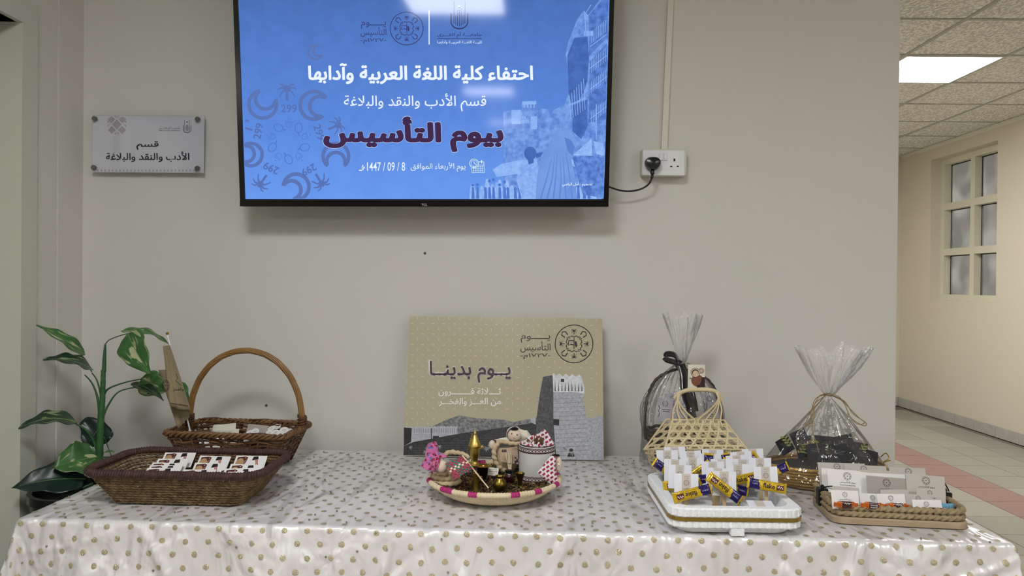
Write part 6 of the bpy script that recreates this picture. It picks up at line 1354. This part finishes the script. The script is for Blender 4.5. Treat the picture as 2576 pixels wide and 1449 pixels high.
for k in range(2):
    P = [p+Vector((0, 0, .001*noise.noise(p*50))) for p in rrect(rc.x, rc.y, RW-.014, RD-.014, .035, BZ+.0240+.0155*k, rr_, sub=2)]
    MB().tube(P, .0088, 14, closed=True, lobes=3, twist=400, amp=.42).build('rope', rope, rt_, angle=180)
MB().tube([rc-rx*(RW/2-.02)-ry*(RD*.18)+Vector((0, 0, .046)), rc-rx*(RW/2-.008)-ry*(RD*.02)+Vector((0, 0, .045)), rc-rx*(RW/2-.008)+ry*(RD*.4)+Vector((0, 0, .047))], .0095, 12, lobes=3, twist=400, amp=.42).build('rope', rope, rt_, angle=180)
blr = M('black leather', '0c0c0d', .4)
for s_ in (-1, 1):
    p = rc+rx*s_*(RW/2-.008)+ry*(.012 if s_ < 0 else .03)
    MB().box((-.012, -.016, .0), (.012, .016, .034)).build('x', blr) if False else None
    mb = MB(); M4 = Matrix.Translation(p+Vector((0, 0, .012))) @ Matrix.Rotation(rr_, 4, 'Z')
    mb.box((-.0125, -.014, 0), (.0125, .014, .044), mat=M4, bev=.002); mb.build('strap', blr, rt_)
    MB().ball(p+Vector((0, 0, .060)), .005, 10).build('strap_knot', blr, rt_)
MB().tube(smooth([atd(2060, 1237, 1.95), atd(2066, 1229, 1.94), atd(2080, 1224, 1.93), atd(2095, 1223, 1.925)]), .0017, 7).build('handle_cord', blr, rt_)
MB().tube(smooth([atd(2072, 1247, 1.93), atd(2090, 1246.5, 1.925)]), .0016, 7).build('handle_cord', blr, rt_)
MB().tube(smooth([atd(2357, 1206, 1.96), atd(2359, 1202, 1.96), atd(2365, 1202, 1.955), atd(2378, 1218, 1.95), atd(2388, 1238, 1.945), atd(2392, 1258, 1.94)]), .0017, 7).build('handle_cord', blr, rt_)
MB().tube(smooth([atd(2371, 1236, 1.94), atd(2376, 1243, 1.94), atd(2382, 1250, 1.94)]), .0016, 7).build('handle_cord', blr, rt_)
eB = emblem_print(.0095, .05, -.014, True, .040); eS = emblem_print(.006, .033, -.010, True, .028); eT = emblem_print(.0085, .05, -.010)
RCX = [  # x, y, depth, width, height, yaw, roll, material, print, label
 (2057, 1163, 2.03, .125, .075, 0, -1, greyc, eT, 'grey envelope standing at the back left corner of the rope tray'),
 (2124, 1168, 2.02, .11, .07, 0, -2, greyc, eT, 'grey envelope at the middle of the back row of the rope tray'),
 (2236, 1175, 2.02, .095, .07, 0, -1, greyc, eT, 'grey envelope at the right end of the back row of the rope tray'),
 (2066, 1177, 1.98, .10, .07, 0, -4, paper, None, 'white card second row at the left of the rope tray'),
 (2157, 1181, 1.985, .115, .065, 0, -2, greyc, e2, 'grey card in the second row showing two stacked emblems'),
 (2081, 1180, 1.95, .103, .075, 0, -4, paper, eB, 'large white card with emblem and two lines of lettering at the left'),
 (2158, 1188, 1.965, .12, .06, 0, -2, paper, None, 'white card behind the warm grey envelope in the middle of the rope tray'),
 (2278, 1190, 1.93, .097, .074, 0, -5, greyc, eB, 'large pale grey card with emblem and lettering at the right of the rope tray'),
 (2179, 1196, 1.93, .115, .07, 0, -4, greyc2, eB, 'warm grey envelope with emblem and lettering in the middle of the rope tray'),
 (2094, 1222, 1.90, .066, .045, 0, -4, greyc, e2, 'small grey card directly behind the front left white card'),
 (2304, 1228, 1.895, .07, .05, 0, -2, greyc, eS, 'small grey card behind the tent card near the blue note'),
 (2214, 1231, 1.89, .07, .03, 0, 0, greyc, None, 'small grey card whose top shows behind the front centre card'),
 (2160, 1240, 1.875, .06, .04, 0, -2, paper, eS, 'small white card between the front left and front centre cards'),
 (2274, 1243, 1.87, .068, .04, 0, 0, greyc, eS, 'small pale grey card left of the tent card in the rope tray'),
 (2090, 1232, 1.86, .066, .045, 0, -2, paper, eS, 'small white card at the front left above the orange sweets'),
 (2205, 1242, 1.86, .068, .045, 0, 0, paper, eS, 'small white card at the front centre above the orange sweets'),
 (2294, 1257, 1.84, .07, .045, 0, 0, paper, eS, 'small white tent card at the front right beside the blue note')]
for k, (x, y, d, w_, h_, ya, r_, mt, pr, lb) in enumerate(RCX):
    place_card(x, y, d, w_, h_, R(20), R(ya), R(r_), mt, [('emblem_print', pr)] if pr else [], lb, 'card', 'cards in the rope tray', 'emblem_card')
bl = place_card(2364, 1266, 1.87, .04, .035, R(15), 0, 0, M('sky blue paper', '6fa6c4', .6), [('handwriting', ink_mesh('handwriting', Ink().text(ar('رمضان كريم'), .004, -.016, .034, -.007, flip=False, heavy=.01), M('navy print'), .0004))], 'small sky blue note with dark handwriting at the right end of the rope tray', 'note', name='paper_note')
# orange sweets
ora = M('orange wrapper', 'b85a14', .25, spec=.7, metal=.2, bump=(70, .6, .004)); brc = M('dark chocolate wrapper', '3a1712', .25, spec=.6)
def sweet(x, y, d, rz, label, txt):
    p = atd(x, y, d); t = thing('caramel_sweet', label, 'sweet', p, 'orange sweets in the rope tray'); M4 = Matrix.Translation(p) @ Matrix.Rotation(R(rz), 4, 'Y')
    mb = MB(); nu, nv = 21, 14
    for i in range(nu):
        u = i/(nu-1); xx = (u-.5)*.058; e = min(u, 1-u); k = 1 if e > .2 else .25+.75*(e/.2) if e > .14 else .55; hh = .0085*k*(1.2 if e < .1 else 1); th = .006*(1 if e > .22 else .25)
        for j in range(nv): a = 6.2832*j/nv; mb.v.append(tuple(M4 @ Vector((xx, th*(abs(math.sin(a))**.6)*math.copysign(1, math.sin(a)), hh*(abs(math.cos(a))**.7)*math.copysign(1, math.cos(a))))))
    for i in range(nu-1):
        for j in range(nv): mb.f.append((i*nv+j, (i+1)*nv+j, (i+1)*nv+(j+1) % nv, i*nv+(j+1) % nv)); mb.m.append(1 if 6 <= i <= 13 else 0)
    mb.f += [tuple(range(nv)), tuple(range(nu*nv-1, (nu-1)*nv-1, -1))]; mb.m += [0, 0]
    w_ = mb.build('wrapper', [ora, brc], t, angle=50)
    I = Ink().text(txt[0], -.009, .0005, .009, .0038, flip=False).text(txt[1], -.008, -.0045, .008, -.0012, flip=False) if txt else Ink().stroke([(-.006, .004), (-.003, .007), (-.001, .003), (.002, .007), (.004, .003), (.007, .006)], .0012)
    I.build('lettering', M('white print'), w_, lambda a, b: M4 @ Vector((a, -.0066, b)))
sweet(2128, 1270, 1.835, 2, 'orange wrapped sweet lying first from the left behind the rope', None)
sweet(2196, 1272, 1.83, 3, 'orange wrapped sweet with white capital lettering behind the rope', ('CARAMEL', 'FUDGE'))
sweet(2258, 1274, 1.83, 2, 'orange wrapped sweet third from the left below the front centre card', None)
sweet(2355, 1286, 1.82, 3, 'orange wrapped sweet lying flat beneath the tent card and blue note', None)
sweet(2372, 1272, 1.90, 0, 'orange wrapped sweet hidden behind the blue note', None)
# tiny pieces of print and weave that cannot be picked apart are one part each
for o in bpy.data.objects:
    if o.type == 'MESH' and o.parent and o.name.split('.')[0] in ('shutters', 'crowd_robes', 'crowd_shadow', 'crescents', 'palm_trees', 'numerals', 'cups_and_beads', 'tents', 'white_houses', 'college_name', 'veil_folds', 'tower_block', 'dark_side', 'wall_courses', 'tower_courses', 'brick_courses', 'palm_groves', 'openings', 'tower_windows', 'ornament', 'side_wall', 'handwriting', 'splash_print', 'outline_print', 'fine_print'): o['kind'] = 'stuff'
